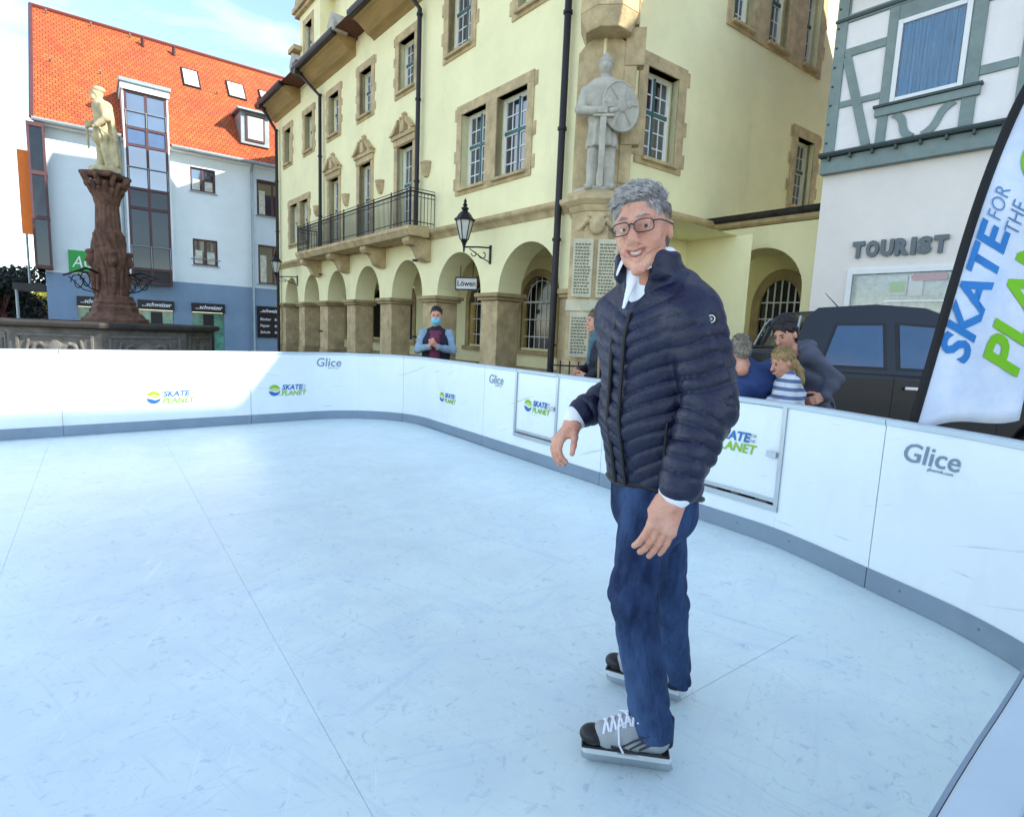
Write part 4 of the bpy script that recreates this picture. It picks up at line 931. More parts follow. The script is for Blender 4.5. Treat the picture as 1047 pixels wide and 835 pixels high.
gu = MB(); gu.tube([(-.1, -.46, 8.46), (2.6, -.46, 8.46)], .08, 8); gu.tube([(4.3, -.46, 8.46), (BL, -.46, 8.46)], .08, 8); gu.build('gutter', 'grey_zinc', roof, smooth=True)
sf = MB(); sf.box(-.05, BL, -.36, -.002, 8.36, 8.44); sf.build('soffit', 'infill_white', mh)
def on_roof(x, t, off=0.0):
    y = -.38 + (ry + .38) * t; z = 8.54 + (rz - 8.54) * t; n_ = Vector((0, -(rz - 8.54), ry + .38)).normalized(); return Vector((x, y, z)) + n_ * off
def tv(y): return (y + .38) / (ry + .38)
for x0, x1, ya, yb in ((5.2, 5.78, 2.3, 3.0), (7.05, 7.72, 2.32, 2.96), (8.5, 9.1, 2.3, 2.95)):
    s = MB(); fr_ = MB()
    P_ = [on_roof(x0, tv(ya), .06), on_roof(x1, tv(ya), .06), on_roof(x1, tv(yb), .06), on_roof(x0, tv(yb), .06)]; Q_ = [p - Vector((0, -.8, .6)) * .1 for p in P_]
    e = .06; P2 = [on_roof(x0 - e, tv(ya) - .012, .05), on_roof(x1 + e, tv(ya) - .012, .05), on_roof(x1 + e, tv(yb) + .012, .05), on_roof(x0 - e, tv(yb) + .012, .05)]; Q2 = [on_roof(x0 - e, tv(ya) - .012, -.05), on_roof(x1 + e, tv(ya) - .012, -.05), on_roof(x1 + e, tv(yb) + .012, -.05), on_roof(x0 - e, tv(yb) + .012, -.05)]
    bx = [(3, 2, 1, 0), (4, 5, 6, 7), (0, 1, 5, 4), (1, 2, 6, 5), (2, 3, 7, 6), (3, 0, 4, 7)]
    so = fr_.add(Q2 + P2, bx).build('skylight', 'sign_black', roof); s.add(Q_ + P_, bx).build('pane', 'lamp_glass', so)
for x, t in ((.4, .96), (1.9, .96), (3.3, .96), (.5, .5), (2.1, .5), (6.5, .6), (9.8, .75), (11, .6)):
    p = on_roof(x, t); MB().tube([p, p + Vector((0, -.12, .10))], .03, 6).build('snow_hook', 'grey_zinc', roof)
for x in (3.75, 4.95): p = on_roof(x, .9); MB().tube([p, p + Vector((0, -.1, .35))], .07, 8).build('vent_pipe', 'maroon_frame', roof)
# dormer
dm = MB(); dm.box(7.05, 8.25, .15, 3.0, 9.35, 10.75); dmo = dm.build('dormer', 'grey_zinc', roof, bevel=.02)
MB().prism([(-.10, 10.72), (-.10, 10.80), (3.2, 11.1), (3.2, 10.95)], 6.9, 8.4, 'x').build('dormer_roof', 'grey_zinc', dmo)
MB().box(7.25, 8.05, .10, .149, 9.5, 10.6).build('dormer_frame', 'maroon_frame', dmo); MB().box(7.33, 7.97, .07, .099, 9.58, 10.52).build('pane', 'lamp_glass', dmo)
# glazed bay
bx0, bx1, by = 2.72, 4.16, -.55
bay = MB().box(bx0 + .06, bx1 - .06, by + .08, .0, 2.85, 10.15).build('glazed_bay', 'sign_black', mh)
fr_ = MB()
for x in (bx0, (bx0 + bx1) / 2 - .04, bx1 - .09): fr_.box(x, x + .09, by, by + .09, 2.8, 10.2)
for z in (2.8, 3.35, 5.75, 6.5, 8.15, 8.8, 10.12): fr_.box(bx0 + .001, bx1 - .001, by + .003, by + .085, z, z + .08)
for z in (2.8, 5.75, 8.15, 10.12): fr_.box(bx0, bx0 + .09, by + .09, 0, z, z + .08); fr_.box(bx1 - .09, bx1, by + .09, 0, z, z + .08)
fr_.build('bay_frame', 'maroon_frame', bay)
for z0, z1, m in ((3.45, 5.73, 'dark_glass'), (6.6, 8.13, 'window_glass'), (8.9, 10.1, 'window_glass'), (8.25, 8.78, 'blue_panel'), (5.85, 6.48, 'dark_glass')):
    for x0, x1 in ((bx0 + .09, (bx0 + bx1) / 2 - .04), ((bx0 + bx1) / 2 + .05, bx1 - .09)): MB().box(x0 + .002, x1 - .002, by + .035, by + .06, z0, z1).build('pane', m, bay)
MB().box(bx0 - .05, bx0, by, .1, 3.0, 10.5).build('bay_cheek', 'white_render', bay); MB().box(bx1, bx1 + .05, by, .1, 3.0, 10.5).build('bay_cheek', 'white_render', bay)
MB().box(bx0 - .15, bx1 + .15, by - .15, 1.9, 10.45, 10.6).build('bay_roof', 'grey_zinc', bay, bevel=.02); MB().box(bx0 - .1, bx1 + .1, by - .08, 1.6, 10.21, 10.449).build('bay_fascia', 'white_render', bay)
MB().box(bx0 - .04, bx1 + .04, .0, 1.7, 8.6, 10.2).build('bay_upper', 'white_render', bay)
for z0, z1 in ((8.9, 9.45), (6.6, 7.35), (3.45, 4.3)):
    rg = MB(); rg.tube([(bx0, by - .03, z1), (bx1, by - .03, z1)], .018, 6)
    for x in (bx0 + .05, (bx0 + bx1) / 2, bx1 - .05): rg.tube([(x, by - .03, z0), (x, by - .03, z1)], .014, 6)
    rg.build('bay_railing', 'grey_zinc', bay)
def plain_window(x0, x1, z0, z1, y, mull=True, rail=False):
    f_ = MB(); t = .07
    for a, b, c, d in ((x0, x0 + t, z0, z1), (x1 - t, x1, z0, z1), (x0 + t, x1 - t, z0, z0 + t), (x0 + t, x1 - t, z1 - t, z1)): f_.box(a, b, y, y + .07, c, d)
    if mull: f_.box((x0 + x1) / 2 - .04, (x0 + x1) / 2 + .04, y + .001, y + .07, z0 + t, z1 - t)
    o = f_.build('window', 'maroon_frame', mh); MB().box(x0 + t, x1 - t, y + .03, y + .05, z0 + t, z1 - t).build('pane', 'window_glass', o)
    MB().box(x0 - .05, x1 + .05, y - .14, y, z0 - .05, z0 - .001).build('sill', 'grey_zinc', o)
    MB().box(x0 + t + .04, x0 + t + .3, y + .025, y + .03, z0 + t, z1 - t - .4).build('curtain', 'poster_pale', o); MB().box(x1 - t - .34, x1 - t - .04, y + .025, y + .03, z0 + t, z1 - t - .45).build('curtain', 'poster_pale', o)
    if rail: MB().tube([(x0 - .1, y - .16, z0 + .25), (x1 + .1, y - .16, z0 + .25)], .02, 6).build('window_rail', 'grey_zinc', o)
plain_window(4.99, 5.96, 6.92, 7.9, .08); plain_window(5.01, 5.98, 3.82, 4.93, .08, True, True)
plain_window(7.63, 9.0, 6.3, 7.88, .04); plain_window(7.65, 9.0, 3.23, 5.0, .04)
pp = MB(); pp.tube([(7.4, -.40, 8.4), (7.4, -.14, 8.1), (7.4, -.11, .0)], .05, 8); pp.build('downpipe', 'grey_zinc', mh, smooth=True)
pp = MB(); pp.tube([(2.5, -.40, 8.4), (2.55, -.14, 8.1), (2.55, -.11, .0)], .05, 8); pp.build('downpipe', 'grey_zinc', mh, smooth=True)
# shop fronts with black fascia
for x0, x1 in ((.92, 1.95), (2.93, 4.20), (4.9, 6.17)):
    o = MB().box(x0 - .02, x1 + .02, -.12, -.006, 1.78, 2.18).build('shop_sign', 'sign_black', mh)
    me = fit(text_mesh('...schweizer', .3, .004, .006, .25), (x1 - x0) * .84, .17); link('lettering', me, 'print_white', o, Matrix.Translation((x0 + (x1 - x0) * .1, -.125, 1.92)) @ STAND)
    sh_ = MB().box(x0, x1, .16, .2, -.04, 1.775).build('shop_front', 'shop_green', mh)
    MB().box(x0 + (x1 - x0) * .35, x0 + (x1 - x0) * .68, .12, .155, -.04, 1.7).build('shop_door', 'sign_black', sh_)
o = MB().box(7.56, 8.75, -.10, -.006, .75, 2.2).build('shop_poster', 'sign_black', mh)
me = fit(text_mesh('..schweizer', .3, .004, .006, .25), 1.0, .16); link('lettering', me, 'print_white', o, Matrix.Translation((7.66, -.105, 1.92)) @ STAND)
for k, tx in enumerate(('Bücher', 'Papier', 'Schule')):
    me = text_mesh(tx, .17, .002, .002, .2); link('lettering', me, 'print_white', o, Matrix.Translation((7.66, -.105, 1.55 - k * .3)) @ STAND)
    me = text_mesh('Büro', .15, .002, .002, .2); link('lettering', me, 'print_white', o, Matrix.Translation((8.3, -.105, 1.55 - k * .3)) @ STAND)
o = MB().box(.72, 2.0, -.10, -.002, 3.10, 3.93).build('wall_sign', 'green_sign', mh); me = fit(text_mesh('AOK', .6, .004, .0, .25), 1.1, .44); link('lettering', me, 'print_white', o, Matrix.Translation((.82, -.105, 3.28)) @ STAND)
# glazed stair bays on the gable end, orange panel
sd = MB(); sd.box(-.22, .22, -.42, 1.8, 3.1, 8.2); so = sd.build('side_bay', 'dark_glass', mh)
fr_ = MB()
for z in (3.1, 4.9, 6.5, 8.2): fr_.box(-.27, .25, -.47, 1.85, z, z + .14)
for x_ in (-.27, .17): fr_.box(x_, x_ + .08, -.46, -.40, 3.24, 8.2)
fr_.build('side_bay_frame', 'maroon_frame', so)
MB().box(-.62, -.29, .3, .4, 4.4, 7.45).build('side_banner', 'orange_panel', mh)
pn = MB(); pn.box(-1.0, -.03, .1, 2.2, 2.3, 2.55); pn.build('side_canopy', 'sign_black', mh)
po = MB(); po.tube([(-.9, .3, 0), (-.9, .3, 2.3)], .05, 8); po.tube([(-.5, .35, 2.55), (-.5, .35, 4.4)], .04, 8); po.build('side_canopy_post', 'grey_zinc', mh)

# ---------------------------------------------------------------- trees far left
LEAF = {}
def leaf_mat(name, c):
    m = mat(name, c, 0.6, 0.35, 2.5); b = m.node_tree.nodes['Principled BSDF']; b.inputs['Subsurface Weight'].default_value = 0.0; return m
for k_, c_ in (('dark_leaf', (.012, .022, .016)), ('yellow_leaf', (.34, .34, .03)), ('orange_leaf', (.40, .16, .03)), ('green_leaf', (.09, .14, .03))): MT[k_] = leaf_mat(k_, c_)
def tree(name, label, loc, h, rx, rz, m, n, seed, leaf=.14, trunk_h=None):
    t = thing(name, label, 'tree', loc); rs = np.random.RandomState(seed); th_ = trunk_h or h - 2 * rz + .4
    tr = MB(); tr.tube([(0, 0, -.05), (.05, 0, th_ * .5), (0, .05, th_), (.1, 0, h - rz)], [.16, .13, .11, .04], 8)
    cl = [(rs.uniform(-1, 1) * rx * .7, rs.uniform(-1, 1) * rx * .7, h - rz + rs.uniform(-.75, .75) * rz) for _ in range(16)]
    for c in cl[:9]: tr.tube([(0, 0, th_ * .8), (c[0] * .5, c[1] * .5, (th_ * .8 + c[2]) / 2 + .1), c], [.06, .04, .012], 5)
    tr.build('trunk', 'roof_dark', t, smooth=True)
    vs = np.zeros((n, 4, 3))
    for i in range(n):
        c = cl[rs.randint(len(cl))]; d = rs.normal(size=3); d /= np.linalg.norm(d); r = rs.uniform(.3, 1) ** .5
        p = np.array(c) + d * r * np.array([rx, rx, rz]) * .42; a = rs.normal(size=3); a /= np.linalg.norm(a); b = np.cross(a, rs.normal(size=3)); b /= np.linalg.norm(b)
        s = leaf * rs.uniform(.6, 1.2); vs[i] = [p - a * s, p + b * s * .5, p + a * s, p - b * s * .5]
    me = bpy.data.meshes.new('crown'); me.from_pydata([tuple(q) for q in vs.reshape(-1, 3)], [], [tuple(range(4 * i, 4 * i + 4)) for i in range(n)]); link('crown', me, m, t)
    return t
def gp(x, Y): p = at(x, 330, Y); return (p[0], p[1], 0)
tree('dark_tree', 'dark round-crowned tree at the far left edge', gp(4, 30), 4.3, 1.9, 1.55, 'dark_leaf', 7000, 1)
tree('yellow_tree', 'sunlit yellow-green tree between the dark tree and the house', gp(38, 44), 4.0, 2.2, 1.7, 'yellow_leaf', 6000, 2)
tree('yellow_tree', 'low sunlit yellow-green bush at the far left behind the fountain basin', gp(16, 40), 2.2, 2.6, 1.1, 'yellow_leaf', 4000, 3)
tree('orange_shrub', 'orange autumn shrub behind the fountain basin', gp(26, 36), 1.75, 1.3, .8, 'orange_leaf', 2500, 4)
tree('green_tree', 'tall green tree in the gap left of the orange-roofed house', gp(48, 60), 4.4, 3.0, 2.0, 'green_leaf', 5000, 5, .2)

# ---------------------------------------------------------------- fountain
FC = (-9.05, 13.0, 0)
fo = thing('fountain', 'old town fountain with octagonal stone basin, carved red column and standing figure', 'fountain', FC, RAD(10))
bs_ = MB().lathe([(2.35, -.06), (2.35, .12), (2.25, .16), (2.22, .22), (2.22, 1.10), (2.30, 1.14), (2.05, 1.14), (2.0, .6)], 8, phase=RAD(22.5)); basin = bs_.build('basin', 'basin_stone', fo, Matrix.Translation((-.30, 0.05, 0)) @ Matrix.Diagonal((.95, .95, 1, 1)), bevel=.02)
MB().lathe([(2.28, 1.142), (2.40, 1.17), (2.42, 1.25), (2.38, 1.29), (2.06, 1.29), (2.04, 1.142)], 8, phase=RAD(22.5)).build('basin_rim', 'black_stone', basin, bevel=.02)
MM('water', (.02, .05, .05), .05, .1, ior=1.33); MB().lathe([(2.0, 1.0), (2.0, 1.01)], 8, phase=RAD(22.5)).build('basin_water', 'water', basin)
for k in range(8):
    a_ = RAD(45 * k); ap = 2.22 * math.cos(RAD(22.5)); Mx = Matrix.Rotation(a_, 4, 'Z') @ Matrix.Translation((ap, 0, 0)) @ Matrix.Rotation(RAD(90), 4, 'Z')
    f_ = MB(); f_.box(-.72, .72, -.035, .0, .28, .34); f_.box(-.72, .72, -.035, .0, .98, 1.04); f_.box(-.72, -.66, -.035, 0, .341, .979); f_.box(.66, .72, -.035, 0, .341, .979)
    po_ = f_.build('relief_frame', 'basin_stone', basin, Mx, bevel=.01)
    F_ = Field(.02); rs = np.random.RandomState(k)
    F_.ell((0, -.02, .68), (.17, .07, .24)); F_.cone((-.2, -.02, .8), (.2, -.02, .8), .04, .04, .03)
    for sx in (-1, 1):
        pts = [(sx * (.22 + .16 * math.cos(t_ * .8) * (1 - t_ * .08) + .05), -.02, .66 + .22 * math.sin(t_ * .8) * (1 - t_ * .08)) for t_ in range(0, 9)]; F_.chain(pts, [.045 - .003 * i for i in range(9)], .02)
        F_.chain([(sx * .5, -.02, .40), (sx * .55, -.02, .6), (sx * .48, -.02, .9)], [.05, .04, .03], .02)
    F_.mesh('relief', 'basin_stone', po_)
# column: plinth, moulded base, carved lower drum, fluted shaft, leafy capital
cm = MB(); cm.lathe([(.72, .0), (.72, 1.36), (.64, 1.40), (.58, 1.48), (.50, 1.52), (.50, 1.64), (.44, 1.68), (.46, 1.74), (.41, 1.80), (.39, 1.88)], 8, phase=RAD(22.5)); CS = Matrix.Translation((-.16, 0, 0)) @ Matrix.Diagonal((.78, .78, 1, 1)); colm = cm.build('column_base', 'red_sandstone', fo, Matrix.Translation((-.10, 0, 0)) @ Matrix.Diagonal((.9, .9, 1, 1)), bevel=.015)
def carve(th, z, r):
    q = 0
    if 1.9 < z < 3.25: q += .035 * math.sin(th * 4) * math.sin((z - 1.9) * 7) + .03 * abs(math.sin(th * 6 + z * 5)) + .02 * math.sin(th * 11 + z * 13)
    if 3.3 < z < 4.0: q -= .022 * (0.5 + .5 * math.cos(th * 16))
    return q
prof = [(.42, 1.86), (.39, 1.9)] + [(r_ * .92, z_) for z_, r_ in ((1.95, .40), (2.05, .38), (2.15, .38), (2.25, .38), (2.35, .39), (2.45, .41), (2.55, .43), (2.65, .44), (2.75, .44), (2.85, .42), (2.95, .39), (3.05, .38), (3.15, .37), (3.24, .365), (3.28, .375), (3.32, .345), (3.5, .335), (3.7, .32), (3.9, .31), (3.96, .305), (3.99, .35), (4.04, .37), (4.07, .33))]
fine = [];
for i in range(len(prof) - 1):
    for t_ in (0, .5): fine.append((prof[i][0] + (prof[i + 1][0] - prof[i][0]) * t_, prof[i][1] + (prof[i + 1][1] - prof[i][1]) * t_))
fine.append(prof[-1]); MB().lathe(fine, 96, dr=carve).build('shaft', 'red_sandstone', fo, CS, smooth=True, angle=60)
F_ = Field(.016)
for k in range(4):
    a_ = RAD(90 * k + 35); c_, s_ = math.cos(a_), math.sin(a_); F_.ell((.44 * c_, .44 * s_, 2.66), (.12, .12, .16)); F_.cone((.54 * c_, .54 * s_, 2.66), (.57 * c_, .57 * s_, 2.62), .035, .03); F_.ell((.47 * c_, .47 * s_, 2.82), (.11, .11, .06))
    F_.chain([(.4 * c_, .4 * s_, 2.5), (.41 * c_, .41 * s_, 2.2), (.4 * c_, .4 * s_, 1.95)], [.06, .08, .05]); F_.cone((.41 * c_, .41 * s_, 2.45), (.48 * c_, .48 * s_, 2.3), .05, .05)
    a2 = a_ + RAD(45); F_.chain([(.39 * math.cos(a2 + d), .39 * math.sin(a2 + d), 2.75 - 6 * d * d) for d in (-.5, -.25, 0, .25, .5)], [.03, .05, .06, .05, .03])
F_.mesh('carved_masks', 'red_sandstone', fo, CS)
F_ = Field(.016); F_.cone((0, 0, 4.0), (0, 0, 4.12), .30, .34)
for row, (z_, r_, n_) in enumerate(((4.12, .33, 8), (4.24, .38, 8), (4.36, .45, 8))):
    for k in range(n_):
        a_ = 2 * math.pi * (k + .5 * (row % 2)) / n_; c_, s_ = math.cos(a_), math.sin(a_); F_.chain([(r_ * .85 * c_, r_ * .85 * s_, z_ - .07), (r_ * 1.02 * c_, r_ * 1.02 * s_, z_ + .04), (r_ * 1.14 * c_, r_ * 1.14 * s_, z_ + .05), (r_ * 1.12 * c_, r_ * 1.12 * s_, z_)], [.06, .06, .045, .03], .012)
F_.mesh('capital', 'red_sandstone', fo, Matrix.Translation((-.16, 0, 0)) @ Matrix.Diagonal((.85, .85, 1, 1))); MB().lathe([(.52, 4.42), (.58, 4.45), (.58, 4.52), (.50, 4.54)], 4, phase=RAD(35)).build('abacus', 'red_sandstone', fo, Matrix.Translation((-.16, 0, 0)) @ Matrix.Diagonal((.85, .85, 1, 1)), bevel=.02)
# figure on top: bearded man in doublet and cloak, sword at the hip
F_ = Field(.013); zz = lambda h: 4.55 + h * 1.0
F_.box((0, 0, zz(.03)), (.30, .26, .05), rd=.02)
F_.chain([(-.13, -.05, zz(.08)), (-.12, -.03, zz(.48)), (-.08, 0, zz(.9))], [.075, .085, .115], .03); F_.chain([(.10, .08, zz(.08)), (.10, .02, zz(.48)), (.08, 0, zz(.9))], [.075, .09, .12], .03)
F_.cone((-.13, -.06, zz(.09)), (-.17, -.22, zz(.08)), .06, .05); F_.cone((.10, .06, zz(.09)), (.09, -.10, zz(.08)), .06, .05)
fold = lambda X, Y, Z, t: .018 * np.sin(np.arctan2(Y, X) * 10)
F_.econe((0, 0, zz(.74)), (0, 0, zz(.98)), (.23, .19), (.17, .14), A(1, 0, 0), .02, fold); F_.econe((0, 0, zz(.98)), (.0, -.02, zz(1.36)), (.17, .14), (.22, .16), A(1, 0, 0), .03)
F_.econe((0, -.02, zz(1.36)), (-.01, -.02, zz(1.48)), (.20, .12), (.08, .08), A(1, 0, 0), .03)
F_.cone((-.01, -.02, zz(1.46)), (-.03, -.05, zz(1.56)), .07, .065); F_.ell((-.04, -.06, zz(1.65)), (.09, .11, .125)); F_.ell((-.05, -.13, zz(1.55)), (.06, .06, .08)); F_.ell((-.03, -.03, zz(1.72)), (.11, .12, .07)); F_.cone((-.05, -.16, zz(1.66)), (-.05, -.175, zz(1.63)), .022, .02)
cf = lambda X, Y, Z, t: .025 * np.sin(X * 38 + Z * 3)
F_.econe((.10, .16, zz(.12)), (.06, .12, zz(.8)), (.20, .10), (.20, .09), A(1, 0.3, 0), .02, cf); F_.econe((.06, .12, zz(.8)), (.02, .06, zz(1.38)), (.20, .09), (.19, .09), A(1, 0.3, 0), .03, cf)
F_.chain([(-.21, -.02, zz(1.34)), (-.28, -.06, zz(1.10)), (-.16, -.22, zz(.98))], [.08, .07, .055], .03); F_.chain([(.21, -.02, zz(1.34)), (.30, .02, zz(1.08)), (.22, -.14, zz(.92))], [.08, .07, .055], .03)
F_.cone((-.16, -.22, zz(.98)), (-.12, -.27, zz(.93)), .05, .04); F_.cone((.22, -.14, zz(.92)), (.20, -.19, zz(.88)), .05, .04)
F_.cone((.17, -.15, zz(.92)), (.44, .18, zz(.62)), .025, .015, .01); F_.cone((-.14, -.27, zz(1.05)), (-.20, -.24, zz(.5)), .03, .02, .01)
fg = F_.mesh('figure', 'weathered_stone', fo); fg.matrix_basis = Matrix.Translation((-.16, -.02, 0)) @ Matrix.Rotation(RAD(-55), 4, 'Z')
# spouts with scrolled stays
for k in (0, 1, 2, 3):
    a_ = RAD(90 * k + 80); c_, s_ = math.cos(a_), math.sin(a_); e_ = Vector((c_, s_, 0)); sp_ = MB()
    sp_.tube([e_ * .5 + Vector((0, 0, 2.35)), e_ * .9 + Vector((0, 0, 2.42)), e_ * 1.35 + Vector((0, 0, 2.30))], [.03, .025, .02], 8)
    pts = [];
    for j in range(18):
        th_ = j * .42; r_ = .20 * (1 - j / 26); pts.append(e_ * (.95 + r_ * math.cos(th_)) + Vector((0, 0, 2.15 + r_ * math.sin(th_))))
    sp_.tube(pts, .014, 6); sp_.tube([e_ * .5 + Vector((0, 0, 1.95)), e_ * .8 + Vector((0, 0, 2.0)), e_ * 1.2 + Vector((0, 0, 2.28))], .014, 6); sp_.build('spout', 'black_iron', fo, Matrix.Translation((-.16, 0, 0)) @ Matrix.Diagonal((.8, .8, 1, 1)), smooth=True)
# ---------------------------------------------------------------- pickup truck behind the boards (faces right)
MM('truck_paint', (.005, .006, .009), 0.35, 0.05, 2, coat=.25)
MM('truck_glass', (.025, .075, .15), 0.03, .1, ior=1.8)
MM('tyre_rubber', (.012, .012, .012), 0.8)
MM('black_plastic', (.015, .015, .017), 0.55)
MM('chrome', srgb(220, 222, 225), 0.12, 0.02, metal=1.0)
MM('lamp_red', srgb(150, 20, 22), 0.25, .1)
tk = thing('pickup_truck', 'dark blue-black double-cab pickup parked in front of the tourist office', 'pickup truck', (*(at(880, 380, 7.05)[:2]), -.06), RAD(-9))
HW = .93
def side(x_, z_): return (x_, z_)
# lower body: side outline with wheel arches (x forward), extruded over the width
def arch_cut(cx, r, z0): return [(cx + r * math.cos(t), z0 + r * math.sin(t)) for t in np.linspace(0, math.pi, 12)]
out = [(-2.62, .55), (-2.66, .95), (-2.62, 1.40), (-.98, 1.42), (-.90, 1.20), (1.05, 1.18), (1.25, 1.16), (2.35, 1.06), (2.55, .98), (2.62, .80), (2.60, .45), (2.05, .40)]
out += arch_cut(1.62, .44, .40)[1:] + [(1.10, .36), (-1.10, .36)] + arch_cut(-1.58, .44, .42) + [(-2.1, .45)]
MB().prism(out, -HW, HW).build('body', 'truck_paint', tk, bevel=.05, smooth=True)
MB().box(-2.50, -1.02, -HW + .14, HW - .14, 1.425, 1.45).build('bed_cover', 'black_plastic', tk)
# cab: lofted sections
def cab_mesh(inset=0.0):
    bot = [(-1.02, HW - .04, 1.16), (1.28, HW - .06, 1.14)]
    top = [(-.86, HW - .20, 1.80), (.42, HW - .21, 1.83)]
    m = MB(); rows = []
    prof = [(-1.06, 1.15, .90), (-1.00, 1.45, .86), (-.90, 1.76, .74), (-.78, 1.86, .66), (-.2, 1.915, .64), (.30, 1.89, .65), (.46, 1.83, .69), (.95, 1.46, .82), (1.34, 1.15, .88)]
    for x_, z_, w_ in prof: w_ = .895 + (.70 - .895) * (z_ - 1.15) / .65; rows.append([(x_, -w_, z_), (x_, w_, z_)])
    vs = [p for r in rows for p in r]; n = len(prof)
    # roof skin
    fs = [(2 * i, 2 * i + 1, 2 * i + 3, 2 * i + 2) for i in range(n - 1)]
    # sides
    left = [2 * i for i in range(n)]; right = [2 * i + 1 for i in range(n)]
    fs += [tuple(left[::-1]), tuple(right)]; fs += [(0, left[-1], right[-1], 1)]
    return m.add(vs, fs)
cab = cab_mesh().build('cab', 'truck_paint', tk, bevel=.045, smooth=True)
# side glass: quads just outside the sloping side, near side is -y
def side_w(z): return .895 + (.70 - .895) * (z - 1.15) / (1.80 - 1.15)
def glass(name, pts, s=-1, off=.006, m='truck_glass', parent=None):
    g_ = MB(); a = [(x_, s * (side_w(z_) + off), z_) for x_, z_ in pts]; b = [(x_, s * (side_w(z_) + off - .012), z_) for x_, z_ in pts]; n = len(pts)
    return g_.add(a + b, [tuple(range(n)), tuple(range(n, 2 * n))[::-1]] + [(i, (i + 1) % n, (i + 1) % n + n, i + n) for i in range(n)]).build(name, m, parent or tk, bevel=.004)
for s in (-1, 1):
    glass('window_trim', [(-.80, 1.24), (-.10, 1.24), (-.10, 1.75), (-.62, 1.73)], s, .002, 'black_plastic'); glass('side_window', [(-.76, 1.27), (-.14, 1.27), (-.14, 1.72), (-.60, 1.70)], s, .007)
    glass('window_trim', [(.0, 1.24), (.92, 1.24), (.82, 1.40), (.46, 1.74), (.0, 1.76)], s, .002, 'black_plastic'); glass('side_window', [(.04, 1.27), (.84, 1.27), (.76, 1.40), (.44, 1.71), (.04, 1.73)], s, .007)
    for x_ in (-.88, -.04, 1.02):
        ln = MB().box(x_ - .004, x_ + .004, s * HW - .004 if s > 0 else -HW - .004, s * HW + .004 if s > 0 else -HW + .004, .45, 1.15); ln.build('door_gap', 'black_plastic', tk)
    for x_ in (-.70, .16): MB().box(x_ - .10, x_ + .10, min(s * (HW + .035), s * HW), max(s * (HW + .035), s * HW), 1.03, 1.07).build('door_handle', 'chrome', tk, bevel=.01)
    MB().box(.78, .98, min(s * .92, s * 1.12), max(s * .92, s * 1.12), 1.20, 1.38).build('mirror', 'black_plastic', tk, bevel=.03)
    sp = MB(); sp.tube([(-1.10, s * .80, 1.42), (-1.0, s * .70, 1.72), (-.96, s * .6, 1.80)], .016, 8); sp.build('sport_bar', 'alu', tk, smooth=True)
    for cx in (-1.58, 1.62):
        Mw = Matrix.Translation((cx, s * .80, .38)) @ Matrix.Rotation(RAD(90) * s, 4, 'X')
        w = MB().lathe([(.20, -.11), (.34, -.12), (.375, -.08), (.38, 0), (.375, .08), (.34, .12), (.20, .11)], 32).build('tyre', 'tyre_rubber', tk, Mw, smooth=True)
        MB().lathe([(.235, -.10), (.235, .08), (.20, .10), (.06, .06), (.05, .09), (.001, .09)], 20).build('rim', 'alu', w, smooth=True)
    MB().box(-2.68, -2.60, s * .80 - .10, s * .80 + .10, 1.0, 1.3).build('tail_lamp', 'lamp_red', tk, bevel=.02); MB().box(2.40, 2.60, s * .72 - .16, s * .72 + .16, .80, .96).build('headlamp', 'lamp_glass', tk, bevel=.03)
MB().add([(-.94, -.60, 1.50), (-.94, .60, 1.50), (-.885, .52, 1.76), (-.885, -.52, 1.76)], [(0, 3, 2, 1)]).build('rear_window', 'truck_glass', tk, Matrix.Translation((-.035, 0, 0)))
MB().add([(.52, -.62, 1.80), (.52, .62, 1.80), (1.22, .80, 1.26), (1.22, -.80, 1.26)], [(0, 1, 2, 3)]).build('windscreen', 'truck_glass', tk, Matrix.Translation((.03, 0, .02)))
an = MB(); an.tube([(-.42, -.3, 1.90), (-.62, -.3, 2.10)], [.008, .003], 6); an.sphere((-.42, -.3, 1.905), (.05, .03, .02)); an.build('antenna', 'black_plastic', tk)

# ---------------------------------------------------------------- feather flag
MM('flag_cloth', srgb(232, 238, 246), 0.75, .08, 2.5, c2=srgb(200, 216, 240))
MM('flag_blue', srgb(48, 128, 200), 0.75, .03); MM('flag_green', srgb(128, 200, 32), 0.75, .03); MM('flag_thin', srgb(92, 140, 190), 0.75, .03)
fl = thing('feather_flag', 'pale blue feather flag with large blue and green lettering beside the boards', 'flag', (*(at(934, 440, 3.35)[:2]), -.06))
FL0 = Vector(fl.location)
YF = 3.35
def fpt(px, py, off=0.0):
    w = .020 * math.sin(px * .055 + py * .02) + .012 * math.sin(py * .05 - px * .03)
    return Vector(at(px, py, YF + w - off)) - FL0
pole = catmull([(931, 445), (949, 383), (974, 297), (998, 218), (1023, 150), (1050, 92), (1085, 40), (1130, 6), (1180, -6)], 6)
right = catmull([(1042, 424), (1062, 340), (1084, 262), (1106, 192), (1128, 130), (1150, 80), (1168, 40), (1178, 10), (1182, -4)], 6)
vs = []; fs = []; NU = 24; n = len(pole)
for i in range(n):
    for k in range(NU + 1):
        p = pole[i] + (right[i] - pole[i]) * k / NU; sag = -6 * math.sin(k / NU * math.pi * 1.6) * max(0, 1 - i / 6); vs.append(fpt(p[0], p[1] + sag))
for i in range(n - 1):
    for k in range(NU): fs.append((i * (NU + 1) + k, i * (NU + 1) + k + 1, (i + 1) * (NU + 1) + k + 1, (i + 1) * (NU + 1) + k))
cl_ = MB().add(vs, fs).build('cloth', 'flag_cloth', fl, smooth=True, angle=180); so_ = cl_.modifiers.new('thickness', 'SOLIDIFY'); so_.thickness = .002; so_.offset = 0
MM('flag_hem', srgb(16, 16, 18), .7)
sl = MB(); vs = []; fs = []
